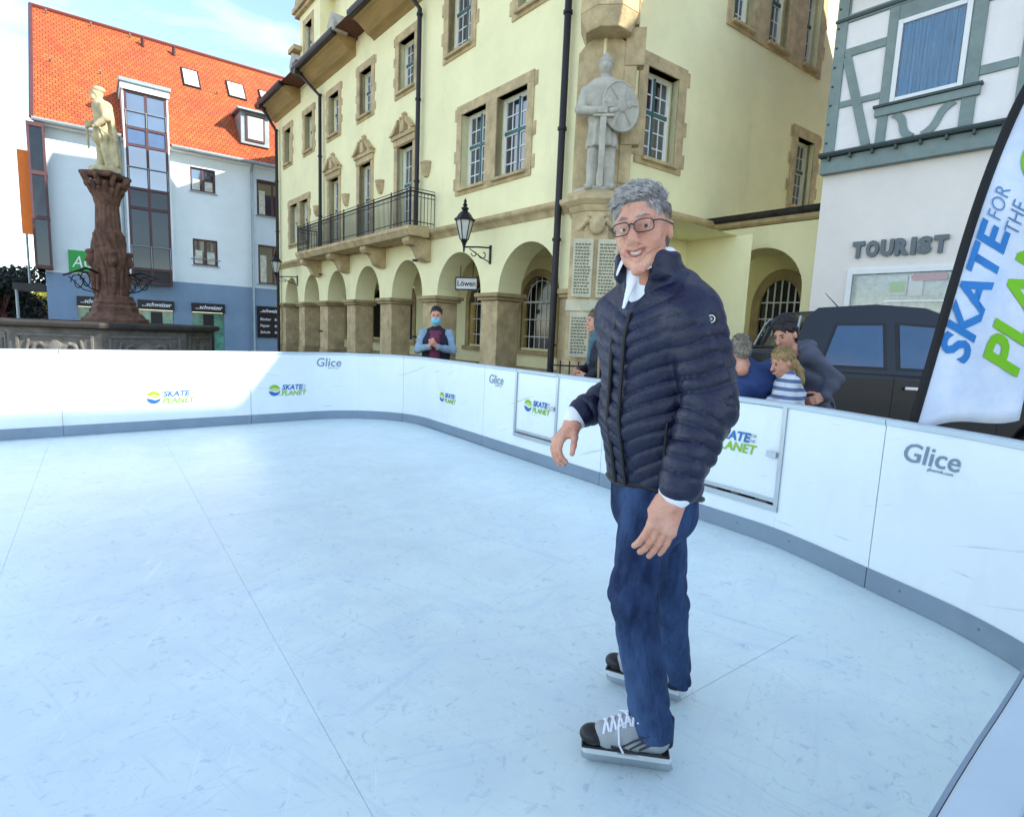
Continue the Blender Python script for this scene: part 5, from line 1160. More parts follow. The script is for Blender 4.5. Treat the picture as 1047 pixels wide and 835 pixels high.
sl.tube([fpt(p[0] - 1, p[1], .004) for p in pole], .024, 8); sl.build('pole_sleeve', 'flag_hem', fl, smooth=True)
pb = MB(); pb.tube([(0, 0, 0), fpt(920, 500), fpt(931, 445)], .016, 8); pb.build('pole', 'black_iron', fl, smooth=True)
fbs = MB(); fbs.box(-.35, .35, -.04, .04, 0.0, .03); fbs.box(-.04, .04, -.35, .35, 0.031, .06); fbs.build('foot', 'alu', fl)
DIR = A(.318, -.948); PER = A(-.948, -.318)
def flag_text(txt, base, w, h, m, bold, shear=.2):
    me = text_mesh(txt, 1.0, 0, bold, shear)
    import bmesh
    bm = bmesh.new(); bm.from_mesh(me); bmesh.ops.triangulate(bm, faces=bm.faces); bmesh.ops.subdivide_edges(bm, edges=bm.edges, cuts=1, use_grid_fill=False); bm.to_mesh(me); bm.free()
    me = fit(me, w, h)
    def f(c): q = A(*base) + DIR * c.x + PER * c.y; return fpt(q[0], q[1], .006)
    return link('lettering', mesh_map(me, f), m, fl)
flag_text('SKATE', (989, 373), 148, 33, 'flag_blue', .03)
flag_text('FOR', (1023, 226), 34, 15, 'flag_thin', -.008); flag_text('THE', (1041, 240), 34, 15, 'flag_thin', -.008)
flag_text('PLANET', (1040, 386), 230, 40, 'flag_green', .03)
for (m, poly) in globe_shapes():
    v2, f2 = fan(poly); r_ = 26
    MB().add([fpt(*(A(1070, 166) + DIR * x_ * r_ + PER * y_ * r_), .006) for x_, y_ in v2], f2).build('emblem', {'logo_blue': 'flag_blue', 'logo_green': 'flag_green'}.get(m, m), fl)
# ---------------------------------------------------------------- people
MM('skin', srgb(222, 168, 140), 0.48, 0.08, 16, 0.3, 110, c2=srgb(204, 140, 114)); MT['skin'].node_tree.nodes['Principled BSDF'].inputs['Subsurface Weight'].default_value = 0.08
MT['skin'].node_tree.nodes['Principled BSDF'].inputs['Subsurface Radius'].default_value = (.01, .004, .002)
MM('lip', srgb(176, 98, 88), 0.4, 0.05); MM('teeth', srgb(235, 228, 214), 0.3, 0.02); MM('eye_white', srgb(232, 228, 222), 0.2, .02); MM('eye_dark', (.02, .014, .01), 0.15)
MM('hair_grey', srgb(204, 200, 194), 0.45, 0.3, 60, c2=srgb(120, 114, 110)); MM('hair_under', srgb(116, 108, 102), 0.6, 0.2, 60); MM('hair_dark', srgb(40, 32, 30), 0.5, .25, 40); MM('hair_brown', srgb(120, 92, 62), 0.5, .25, 40); MM('hair_fair', srgb(176, 146, 98), 0.5, .2, 40); MM('hair_light_grey', srgb(150, 140, 122), 0.6, .3, 40)
MM('glasses_frame', srgb(34, 38, 52), 0.3, .05)
MM('puffer_navy', srgb(20, 26, 56), 0.42, 0.10, 5, 0.35, 30, ior=1.45); MM('zip_black', (.012, .012, .014), 0.5)
MM('shirt_white', srgb(236, 238, 244), 0.75, .03, 5, .1, 60)
def denim():
    m = mat('denim', srgb(64, 88, 126), 0.9, .3, 8, .6, 45, c2=srgb(28, 40, 70), stretch=(1, 1, .4), ior=1.3); return m
MT['denim'] = denim()
MM('skate_silver', srgb(168, 172, 174), 0.4, .08, 12); MM('skate_black', (.014, .014, .016), 0.4, .1); MM('skate_white', srgb(226, 230, 232), 0.4, .05)
def frame3(fwd, up):
    f = unit(fwd); y = -f; z = unit(np.asarray(up, float) - y * (np.asarray(up) @ y)); x = np.cross(y, z); return np.stack([x, y, z], 1)     # columns: his left, back, up
def head_ops(F, c, M, s=1.0, male=True, fine=True):
    W = lambda *p: c + M @ (A(*p) * s)
    e = lambda p, r, k=.02, sub=False: F.ell(W(*p), A(*r) * s, M, k * s, sub)
    cn = lambda p, q, a, b, k=.015: F.cone(W(*p), W(*q), a * s, b * s, k * s)
    e((0, .014, .046), (.075, .093, .082)); e((0, -.022, -.022), (.067, .070, .084), .03)
    e((0, -.054, -.092), (.032, .030, .022), .03)
    if male:
        for sx in (-1, 1): e((sx * .047, -.008, -.068), (.015, .030, .026), .02)
    cn((0, .008, -.06), (0, .028, -.17), .048, .054, .02)
    if not fine:
        cn((0, -.092, .01), (0, -.112, -.028), .010, .014, .012)
        for sx in (-1, 1): e((sx * .077, .012, -.005), (.010, .020, .032), .01); e((sx * .032, -.100, .012), (.017, .016, .012), .014, True)
        cn((-.024, -.094, -.068), (.024, -.094, -.068), .009, .009, .01); return
    for sx in (-1, 1):
        cn((sx * .030, -.060, -.020), (sx * .050, -.040, -.010), .016, .014, .02)        # cheek
        cn((sx * .010, -.083, .030), (sx * .046, -.068, .031), .012, .010, .018)           # brow
        e((sx * .031, -.100, .010), (.019, .020, .014), .014, True)                        # socket
        e((sx * .031, -.0725, .010), (.0155, .0145, .0135), .006)                           # eyeball under lids
        cn((sx * .019, -.089, .0145), (sx * .042, -.081, .0145), .0035, .0035, .006)         # upper lid
        cn((sx * .020, -.087, .0015), (sx * .041, -.080, .002), .003, .003, .006)            # lower lid
        e((sx * .0135, -.1005, -.032), (.0085, .010, .008), .008)                           # nostril wings
        cn((sx * .019, -.089, -.036), (sx * .037, -.076, -.058), .003, .005, .010)          # smile fold
        e((sx * .041, -.062, -.036), (.015, .016, .016), .018)
        e((sx * .0745, .014, -.004), (.008, .016, .028), .008); cn((sx * .081, .024, .016), (sx * .077, .020, -.022), .0048, .004, .006); cn((sx * .078, .004, .016), (sx * .081, .024, .018), .003, .004, .005); e((sx * .086, .010, -.002), (.008, .008, .016), .005, True)
    cn((0, -.082, .026), (0, -.100, -.012), .010, .011, .016); cn((0, -.098, -.008), (0, -.111, -.026), .010, .0120, .012)
    cn((0, -.103, -.037), (0, -.099, -.048), .008, .009, .012)
    for sx in (-1, 1): cn((0, -.0975, -.053), (sx * .031, -.080, -.047), .0068, .004, .006); cn((0, -.091, -.079), (sx * .029, -.078, -.060), .0080, .004, .006)
    for sx in (-1, 1): F.cone(W(0, -.102, -.064), W(sx * .028, -.086, -.0535), .0062 * s, .0035 * s, .004 * s, True)
    e((0, -.086, -.112), (.020, .016, .014), .02)
def hand_ops(F, w, d, back, thumb, curl=(30, 45, 30), s=1.0, spread=.0, th_curl=20, tuck=False):
    """palm and five fingers; d = hand direction, back = back of the hand, thumb = direction of the thumb side"""
    d = unit(d); back = unit(back - d * (np.asarray(back) @ d)); lat = unit(np.asarray(thumb) - d * (np.asarray(thumb) @ d) - back * (np.asarray(thumb) @ back))
    P = lambda a, l, b=0.0: w + (d * a + lat * l + back * b) * s
    F.cone(P(-.03, 0), P(.02, 0), .026 * s, .027 * s, .015 * s)
    for l in (-.028, -.009, .010, .028): F.cone(P(.015, l * .75), P(.085, l), .0150 * s, .0118 * s, .009 * s); F.ell(P(.086, l, .003), A(.0122, .0122, .0122) * s, None, .004 * s)
    F.cone(P(.02, .022, -.010), P(.052, .030 if tuck else .036, -.016), .019 * s, .015 * s, .014 * s)
    for l, L, r in ((.0295, .082, .0098), (.0098, .092, .0102), (-.0098, .086, .0097), (-.0285, .068, .0086)):
        p = P(.086, l, .001); ang = 0.0; j = 0
        for frac, cu in zip((.44, .31, .25), curl):
            ang += RAD(cu + (-3 if l < 0 else 2) * j); dd = d * math.cos(ang) - back * math.sin(ang) + lat * spread * l * 10; q = p + dd * L * frac * s
            F.cone(p, q, (r - .0006 * j) * s, (r - .0006 * (j + 1)) * s, .003 * s); p = q; j += 1
    p = P(.035, .026 if tuck else .036, -.020 if tuck else -.012); a0 = unit(d * .80 + lat * (-.25 if tuck else .62) - back * (.70 if tuck else .25))
    for L, r, k in ((.036, .0125, 0), (.030, .0108, 1), (.026, .0095, 2)):
        dd = unit(a0 * math.cos(RAD(th_curl * k)) + (d * .5 - lat * .5 - back * .4) * math.sin(RAD(th_curl * k))); q = p + dd * L * s; F.cone(p, q, r * s, (r - .0012) * s, .006 * s); p = q
    return P
def quilt(ph, amp): return amp * (np.abs(np.sin(np.pi * ph)) ** .32 - .76)

# --- the skater
man = thing('person', 'smiling grey-haired man in navy quilted jacket, jeans, glasses and hockey skates', 'person', (.50, 1.88, 0))
Mo = Vector(man.location); MLOC = Matrix.Translation(-Mo)
fwd, lft = unit(A(-.80, -.60, 0)), unit(A(.60, -.80, 0))
J = dict(neck=at(668, 288, 1.73), ls=at(708, 322, 1.61), le=at(727, 412, 1.56), lw=at(693, 498, 1.515), rs=at(634, 322, 1.87), re=at(638, 398, 2.05), rw=at(592, 424, 1.95),
         lh=at(668, 508, 1.76), lk=at(647, 608, 1.715), la=at(667, 742, 1.70), rh=at(674, 508, 1.90), rk=at(684, 618, 2.00), ra=at(690, 692, 2.075))
Hc = at(657, 238, 1.685); HM = frame3((-.46, -.86, -.10), (-.17, -.02, .98)); HS = .985
F = Field(.004); head_ops(F, Hc, HM, HS)
nk = Hc + HM @ (A(0, .02, -.14) * HS)
F.cone(nk, J['neck'] + A(0, 0, -.08), .056, .062, .02)
F.econe(J['neck'] + A(.01, .01, -.12), at(668, 420, 1.79), (.11, .07), (.12, .09), lft, .03); F.econe(at(668, 420, 1.78), at(670, 505, 1.83), (.14, .10), (.14, .10), lft, .03)
F.chain([J['neck'] + A(.02, .01, -.09), J['ls'] + A(0, 0, -.02), J['le'], J['lw']], [.05, .045, .042, .028], .02); F.chain([J['neck'] + A(0, .02, -.06), J['rs'], J['re'], J['rw']], [.06, .05, .042, .028], .02)
F.chain([J['lh'], J['lk'], J['la']], [.08, .055, .045], .03); F.chain([J['rh'], J['rk'], J['ra']], [.08, .055, .045], .03)
hd = unit(at(673, 548, 1.485) - J['lw']); hand_ops(F, J['lw'] + hd * .028, hd, A(.05, -.98, .10), A(-.95, .1, -.2), (14, 20, 16), 1.10, .16, 20, True)
hr = unit(at(569, 452, 1.90) - J['rw']); hand_ops(F, J['rw'] + hr * .028, hr, A(-.75, -.10, .62), A(.25, -.95, .1), (24, 34, 26), 1.05, .05)
body = F.mesh('body', 'skin', man, MLOC)
W = lambda *p: Vector(Hc + HM @ (A(*p) * HS)) - Mo
H4 = Matrix.Translation(Vector(Hc) - Mo) @ Matrix(np.vstack([np.hstack([HM * HS, np.zeros((3, 1))]), [0, 0, 0, 1]]).tolist())
for sx in (-1, 1):
    ey = MB().sphere((sx * .031, -.0742, .0085), .0142, 16, 10).build('eye', 'eye_white', man, H4, smooth=True)
    gz_ = unit(HM.T @ (CAM - Hc)) * .0112; MB().sphere((sx * .031 + gz_[0], -.0742 + gz_[1], .0085 + gz_[2]), (.0062, .0045, .0058), 14, 8).build('iris', 'eye_dark', ey, smooth=True)
    eb = MB(); eb.tube([(sx * .013, -.0975, .034), (sx * .028, -.0955, .0395), (sx * .047, -.082, .036)], [.002, .0032, .0014], 6); eb.build('eyebrow', 'hair_grey', man, H4, smooth=True)
te = MB(); vs = []; n = 12
for i in range(n + 1):
    x = -.025 + .050 * i / n; y = -.0925 + .016 * (x / .024) ** 2; z = -.0615 + .007 * (x / .024) ** 2; vs += [(x, y, z - .005), (x, y, z + .005)]
te.add(vs, [(2 * i, 2 * i + 2, 2 * i + 3, 2 * i + 1) for i in range(n)]).build('teeth', 'teeth', man, H4, smooth=True)
lp = MB(); lp.tube([(-.031, -.0815, -.0475), (-.016, -.0970, -.0535), (0, -.1025, -.0560), (.016, -.0970, -.0535), (.031, -.0815, -.0475)], [.0010, .0022, .0026, .0022, .0010], 8); lp.tube([(-.030, -.081, -.0495), (-.015, -.0950, -.0670), (0, -.0985, -.0720), (.015, -.0950, -.0670), (.030, -.081, -.0495)], [.0010, .0030, .0038, .0030, .0010], 8); lp.build('lips', 'lip', man, H4, smooth=True)
# glasses
gl = MB()
for sx in (-1, 1):
    ring = [];
    for k in range(25):
        t = 2 * math.pi * k / 24; cx = math.copysign(abs(math.cos(t)) ** .62, math.cos(t)); sz = math.copysign(abs(math.sin(t)) ** .62, math.sin(t)); ring.append((sx * .0330 + .0260 * cx, -.1065 + .012 * ((.0330 * sx + .0260 * cx) / .06) ** 2 * 1.2, .0070 + .0170 * sz))
    gl.tube(ring, .0016, 6)
    gl.tube([(sx * .0605, -.096, .016), (sx * .074, -.080, .017), (sx * .083, -.02, .014), (sx * .0835, .018, .012), (sx * .082, .032, .0)], .0022, 6)
gl.tube([(-.007, -.1075, .014), (0, -.1095, .017), (.007, -.1075, .014)], .002, 6); go = gl.build('glasses', 'glasses_frame', man, H4, smooth=True)
for sx in (-1, 1):
    MB().add([(sx * .0330 + .0250 * math.copysign(abs(math.cos(t)) ** .62, math.cos(t)), -.1045, .0070 + .0162 * math.copysign(abs(math.sin(t)) ** .62, math.sin(t))) for t in np.linspace(0, 2 * math.pi, 24, endpoint=False)], [tuple(range(24))]).build('lens', 'clear_glass', go)
# hair: cap plus strands combed across from a side parting
F = Field(.004)
hw = lambda *p: Hc + HM @ (A(*p) * HS)
F.ell(hw(0, .020, .056), A(.075, .095, .085) * HS, HM); F.ell(hw(0, .055, -.01), A(.066, .055, .072) * HS, HM, .02)
F.ell(hw(0, -.075, -.028), A(.095, .082, .092) * HS, HM, .012, True); F.ell(hw(0, .06, -.14), A(.1, .1, .07) * HS, HM, .012, True)
for sx in (-1, 1): F.ell(hw(sx * .085, -.005, -.02), A(.022, .030, .036) * HS, HM, .01, True)
hb = F.mesh('hair', 'hair_under', man, MLOC)
st = MB(); rs = np.random.RandomState(5)
for i in range(5200):
    th = rs.uniform(-math.pi, math.pi); ph = rs.uniform(.02, 1.55)
    d = A(math.sin(ph) * math.sin(th), math.sin(ph) * math.cos(th), math.cos(ph))       # y positive = back
    front = d[1] < -.2
    p = A(0, .020, .056) + d * A(.075, .095, .085)
    if d[1] < -.25 and p[2] < .083 - .05 * max(0, abs(p[0]) - .03) / .05: continue
    if p[2] < -.02: continue
    comb = A(-.75, .25 if not front else -.25, .25 if front else -.1) if p[2] > .085 else A(-.08, .45, -.85)
    comb = comb - d * (comb @ d); comb = unit(comb + rs.normal(size=3) * .09); L = rs.uniform(.022, .046) * (1.15 if front else 1)
    q0 = p - d * .002; q1 = p + comb * L * .5 + d * (.002 + .004 * (p[2] > .085)); q2 = p + comb * L - d * (L * L * 4.5 - (.004 if front else 0.0) - rs.uniform(0, .003) * (p[2] > .085))
    r = rs.uniform(.0007, .0012); st.tube([q0, q1, q2], [r, r * .9, r * .25], 3, False)
st.build('hair_strands', 'hair_grey', hb, Matrix.Translation(Mo) @ H4, smooth=True)
# jacket
F = Field(.0040)
ax0 = at(669, 488, 1.81); ax1 = at(665, 425, 1.785); ax2 = at(671, 345, 1.755); ax3 = at(674, 306, 1.745)
def tq(X, Y, Z, t):
    c = ax0 + (ax3 - ax0) * .5; u = (X - c[0]) * lft[0] + (Y - c[1]) * lft[1]; w_ = (X - c[0]) * fwd[0] + (Y - c[1]) * fwd[1]; th = np.arctan2(u, w_)
    return quilt((Z - np.abs(th) * .075 + .006 * np.sin(X * 31 + Y * 23)) / .047, .012)
F.econe(ax0, ax1, (.165, .132), (.175, .140), lft, .03, tq); F.econe(ax1, ax2, (.175, .140), (.185, .135), lft, .03, tq); F.econe(ax2, ax3, (.185, .135), (.155, .105), lft, .04, tq); F.econe(ax3, J['neck'] + A(-.006, -.004, .010), (.155, .105), (.088, .082), lft, .03)
def sq(a, b, sp, ph):
    L = np.linalg.norm(b - a)
    return lambda X, Y, Z, t: quilt(t * L / sp + ph + .12 * np.sin(X * 40 + Z * 17), .0115) + .0035 * np.sin(X * 55 + Y * 47 + Z * 29)
def sleeve(s, e, w, rs_):
    m1 = s + (e - s) * .5
    F.cone(s, s + (e - s) * .12, rs_[0], rs_[0], .05); F.cone(s, e, rs_[0], rs_[1], .010, disp=sq(s, e, .043, 0)); L = np.linalg.norm(e - s); F.cone(e, w, rs_[1], rs_[2], .010, disp=sq(e, w, .042, L / .043))
sleeve(J['ls'], J['le'], J['lw'] + (J['le'] - J['lw']) * .02, (.084, .078, .056)); sleeve(J['rs'], J['re'], J['rw'] + (J['re'] - J['rw']) * .06, (.082, .074, .052))
ck = J['neck'] + A(-.012, -.010, .030); up_ = unit(nk - ck)
for k in range(37):      # standing collar, open at the front
    t = RAD(50) + RAD(260) * k / 36; t2 = RAD(50) + RAD(260) * (k + 1) / 14
    q = lambda t_, h: ck + (fwd * math.cos(t_) * .078 + lft * math.sin(t_) * .082) + A(-.012, -.006, 0) + A(-.06, -.04, 1) * h
    F.cone(q(t, -.015), q(t, .034 + .003 * math.sin(k * .9)), .012, .009, .020)
F.ell(ck + fwd * .100 + A(0, 0, .0), (.055, .058, .10), None, .015, True)
_tl = RAD(13); _zz = unit(A(0, 0, 1) * math.cos(_tl) - fwd * math.sin(_tl)); F.box(ax0 + A(0, 0, -.035) - _zz * .12, (.4, .4, .12), np.stack([np.cross(lft, _zz), lft, _zz], 1), .01, .01, True)
jk = F.mesh('jacket', 'puffer_navy', man, MLOC)
# hem band, zips, sleeve badge, pocket
def torso_surface(th, z, off=0.0):
    zs = [p[2] for p in (ax0, ax1, ax2, ax3)]; ws = [(.165, .132), (.175, .140), (.185, .135), (.155, .105)]
    c = A(*[np.interp(z, zs, [p[i] for p in (ax0, ax1, ax2, ax3)]) for i in range(2)], z); w_ = np.interp(z, zs, [a[0] for a in ws]); d_ = np.interp(z, zs, [a[1] for a in ws])
    return c + lft * math.sin(th) * (w_ + off) + fwd * math.cos(th) * (d_ + off)
z0_, z1_ = ax0[2] - .005, ax3[2] - .05
zp = MB(); zp.tube([torso_surface(.02, z0_ + (z1_ - z0_) * i / 24, .013) for i in range(25)], .0062, 6); zp.build('zip', 'zip_black', jk, smooth=True)
zp = MB(); zp.tube([torso_surface(-.30, z0_ - .005 + (z1_ - z0_) * i / 24, .006) for i in range(25)], .008, 8); zp.build('inner_facing', 'zip_black', jk, smooth=True)
pk = MB(); pk.tube([torso_surface(.75 + .12 * i / 8, z0_ + .07 + .15 * i / 8, .012) for i in range(9)], .0045, 6); pk.build('pocket_zip', 'zip_black', jk, smooth=True)
hm = MB(); hm.tube([torso_surface(2 * math.pi * i / 40, ax0[2] - .03 + .031 * math.cos(2 * math.pi * i / 40), .000) for i in range(41)], .0085, 6); hm.build('hem', 'zip_black', jk, smooth=True)
bp_ = at(727, 326, 1.528); bn = unit(CAM - bp_); bM = Matrix(np.vstack([np.hstack([frame3(bn, (0, 0, 1)), bp_[:, None]]), [0, 0, 0, 1]]).tolist())
bd = MB(); bd.lathe([(.019, -.006), (.019, .004), (.017, .006), (.001, .006)], 20); bo_ = bd.build('badge', 'zip_black', jk, bM @ Matrix.Rotation(RAD(90), 4, 'X'), smooth=True)
rg = MB(); rg.tube([(.0095 * math.cos(t), .0095 * math.sin(t), .0065) for t in np.linspace(0, 2 * math.pi, 20)], .0014, 5); rg.tube([(-.003, -.004, .0065), (.003, .0, .0065), (-.003, .004, .0065)], .0012, 5); rg.build('badge_ring', 'shirt_white', bo_)
# shirt: collar, front strip, cuffs
F = Field(.004); F.cone(ck + A(0, 0, -.07), ck + A(-.010, -.008, .026), .071, .063, .01)
F.econe(ck + fwd * .070 + A(0, 0, -.01), ck + fwd * .108 + A(.0, .0, -.115), (.020, .010), (.006, .004), lft, .012)
for sg_ in (-1, 1):
    cv, cf_ = [], []
    for i in range(7):
        t = i / 6; th = sg_ * (.25 + 1.7 * t); r_ = .066; top_ = ck + fwd * math.cos(th) * r_ + lft * math.sin(th) * r_ + A(-.010, -.006, .052 + .012 * t)
        dn = .062 * (1 - t) + .020; bot_ = ck + fwd * math.cos(th) * (r_ + .022 + .012 * (1 - t)) + lft * math.sin(th + sg_ * .22 * (1 - t)) * (r_ + .012) + A(-.010, -.006, .052 + .012 * t - dn); cv += [tuple(top_), tuple((top_ + bot_) / 2 + (fwd * math.cos(th) + lft * math.sin(th)) * .006), tuple(bot_)]
    cf_ = [(3 * i + k, 3 * i + 3 + k, 3 * i + 4 + k, 3 * i + 1 + k) for i in range(6) for k in range(2)]
    co2 = MB().add(cv, cf_).build('shirt_collar', 'shirt_white', man, MLOC, smooth=True, angle=180); so2 = co2.modifiers.new('thick', 'SOLIDIFY'); so2.thickness = .004; sb2 = co2.modifiers.new('sub', 'SUBSURF'); sb2.levels = 2; sb2.render_levels = 2
def cuff(w, e, r):
    d = unit(w - e); F.cone(w - d * .03, w + d * .014, r, r * .97, .006)
F.mesh('shirt', 'shirt_white', man, MLOC)
F = Field(.004); cuff(J['lw'], J['le'], .048); F.mesh('cuff', 'shirt_white', man, MLOC)
F = Field(.004); cuff(J['rw'], J['re'], .043); F.cone(J['rw'], J['rw'] + hr * .022, .041, .040, .005); F.mesh('cuff', 'shirt_white', man, MLOC)

# jeans
F = Field(.0042)
def jw(X, Y, Z, t): return .009 * (np.abs(np.sin(Z * 48 + X * 33 + Y * 21 + 2 * np.sin(X * 25))) ** .6 - .6) * np.exp(-((t - 1) * 3.2) ** 2) + .007 * (np.abs(np.sin(Z * 31 - X * 45 + Y * 30)) ** .6 - .6) * np.exp(-(t * 3) ** 2) + .0015 * np.sin(Z * 40 + X * 60)
F.econe(at(668, 488, 1.82), at(668, 518, 1.83), (.150, .125), (.155, .125), lft, .03)
F.cone(J['lh'], J['lk'], .100, .072, .035, disp=jw); F.cone(J['lk'], J['la'], .072, .066, .03, disp=jw); F.cone(J['rh'], J['rk'], .092, .066, .035, disp=jw); F.cone(J['rk'], J['ra'], .066, .062, .03, disp=jw)
F.cone(J['la'] + A(0, 0, .015), J['la'] + A(.0, .0, -.008), .067, .068, .008)
F.box(J['la'] + A(0, 0, -.115), (.12, .12, .09), rd=.004, k=.006, sub=True); F.box(J['ra'] + A(0, 0, -.115), (.12, .12, .09), rd=.004, k=.006, sub=True)
jn = F.mesh('jeans', 'denim', man, MLOC)
MM('belt_leather', srgb(40, 30, 26), .5); bl = MB(); cb = at(668, 490, 1.82); bl.tube([cb + lft * math.sin(t) * .157 + fwd * math.cos(t) * .131 for t in np.linspace(0, 2 * math.pi, 40)], .012, 6); bl.build('belt', 'belt_leather', man, MLOC, smooth=True)
MM('stitch', srgb(150, 128, 92), .8)
sm = MB(); sm.tube([J['lh'] + (J['lk'] - J['lh']) * t + A(.01, -.985, 0) * (.102 - .028 * t) for t in np.linspace(.05, 1, 12)] + [J['lk'] + (J['la'] - J['lk']) * t + A(.01, -.985, 0) * (.075 - .006 * t) for t in np.linspace(.1, 1, 12)], .0022, 5); sm.build('seam', 'denim', jn, smooth=True)
# skates
def skate(heel, toe, zrot_label):
    heel, toe = A(*heel), A(*toe); d = unit(toe - heel); c = (heel + toe) / 2
    M4 = Matrix(((d[0], -d[1], 0, c[0] - Mo[0]), (d[1], d[0], 0, c[1] - Mo[1]), (0, 0, 1, 0), (0, 0, 0, 1)))
    F = Field(.004)
    F.chain([(-.085, 0, .112), (.0, 0, .108), (.07, 0, .100)], [.043, .041, .039], .02); F.cone((-.085, 0, .12), (-.088, 0, .18), .038, .036, .02); F.chain([(.085, 0, .112), (.02, 0, .135), (-.045, 0, .175)], [.032, .032, .030], .02)
    bt = F.mesh('skate', 'skate_silver', man, M4)
    F = Field(.004); F.ell((.116, 0, .098), (.046, .039, .031)); F.mesh('toe_cap', 'skate_black', bt)
    F = Field(.004); F.box((.012, 0, .071), (.142, .033, .005), rd=.004); F.cone((-.128, 0, .10), (-.130, 0, .19), .014, .010); F.mesh('outsole', 'skate_black', bt)
    ho = MB(); ho.prism([(-.130, .066), (-.02, .066), (-.035, .044), (.03, .044), (.045, .066), (.140, .066), (.150, .050), (.144, .030), (-.136, .030), (-.142, .045)], -.009, .009); ho.build('blade_holder', 'skate_white', bt, bevel=.005)
    bl = MB(); bl.prism([(-.140, .030), (-.148, .012), (-.135, .001), (.125, .001), (.150, .012), (.156, .030)], -.0018, .0018); bl.build('blade', 'steel', bt)
    la = MB(); rs = np.random.RandomState(3)
    for k in range(7):
        t = k / 6; x0 = .085 - .135 * t; zc = .112 + .060 * t + .036; x1 = x0 - .018; z1 = zc + .011
        la.tube([(x0, -.034, zc - .020), (x0 - .004, -.016, zc - .001), (x0 - .008, 0, zc + .004), (x0 - .012, .016, zc + .003), (x1, .034, z1 - .020)], .0042, 6); la.tube([(x0, .034, zc - .020), (x0 - .004, .016, zc - .001), (x0 - .008, 0, zc + .008), (x0 - .012, -.016, zc + .003), (x1, -.034, z1 - .020)], .0042, 6)
    la.tube([(-.0, .02, .18), (.04, .045, .17), (.035, .05, .11), (.02, .048, .08)], .0034, 6); la.tube([(-.0, -.02, .18), (.03, -.05, .16), (.01, -.052, .10), (.015, -.05, .075)], .0034, 6)
    la.build('laces', 'shirt_white', bt, smooth=True)
    sp = MB()
    for sy in (-1, 1):
        for k in range(3): sp.tube([(.03 - k * .03, sy * (.044), .095), (-.01 - k * .03, sy * .047, .125), (-.06 - k * .018, sy * .048, .155)], .0035, 5)
        sp.tube([(.06, sy * .042, .092), (-.02, sy * .0455, .084), (-.10, sy * .046, .09)], .004, 5)
    sp.build('side_stripe', 'skate_black', bt, smooth=True)
skate((.575, 1.675), (.285, 1.715), '')
skate((.715, 2.03), (.435, 2.155), '')
# --- bystanders
MM('mask_blue', srgb(120, 200, 214), .8, .05); MM('denim_light', srgb(146, 170, 188), .85, .1, 10); MM('vest_navy', srgb(36, 34, 52), .8, .1); MM('maroon', srgb(120, 52, 76), .8, .1, 12); MM('jacket_dark', srgb(38, 40, 52), .75, .12); MM('scarf_teal', srgb(86, 116, 128), .85, .15, 20)
MM('jacket_blue', srgb(44, 70, 124), .7, .12, 30); MM('jacket_grey', srgb(92, 96, 112), .7, .12, 8); MM('trouser_dark', srgb(40, 42, 56), .85, .1); MM('wood_pole', srgb(176, 148, 104), .7); MM('tee_light', srgb(214, 214, 216), .85, .05)
def stripes():
    m = mat('striped_cotton', srgb(228, 232, 238), .85); nt = m.node_tree; n = nt.nodes; l = nt.links; b = n['Principled BSDF']; co = n.new('ShaderNodeTexCoord'); sp = n.new('ShaderNodeSeparateXYZ'); l.new(co.outputs['Object'], sp.inputs[0])
    mu = n.new('ShaderNodeMath'); mu.operation = 'MULTIPLY'; mu.inputs[1].default_value = 15; l.new(sp.outputs['Z'], mu.inputs[0]); fr = n.new('ShaderNodeMath'); fr.operation = 'FRACT'; l.new(mu.outputs[0], fr.inputs[0])
    rr = n.new('ShaderNodeValToRGB'); rr.color_ramp.interpolation = 'CONSTANT'; rr.color_ramp.elements[0].color = (*srgb(214, 220, 228), 1); rr.color_ramp.elements[1].position = .55; rr.color_ramp.elements[1].color = (*srgb(96, 116, 150), 1); l.new(fr.outputs[0], rr.inputs[0]); l.new(rr.outputs[0], b.inputs['Base Color']); return m
MT['striped_cotton'] = stripes()
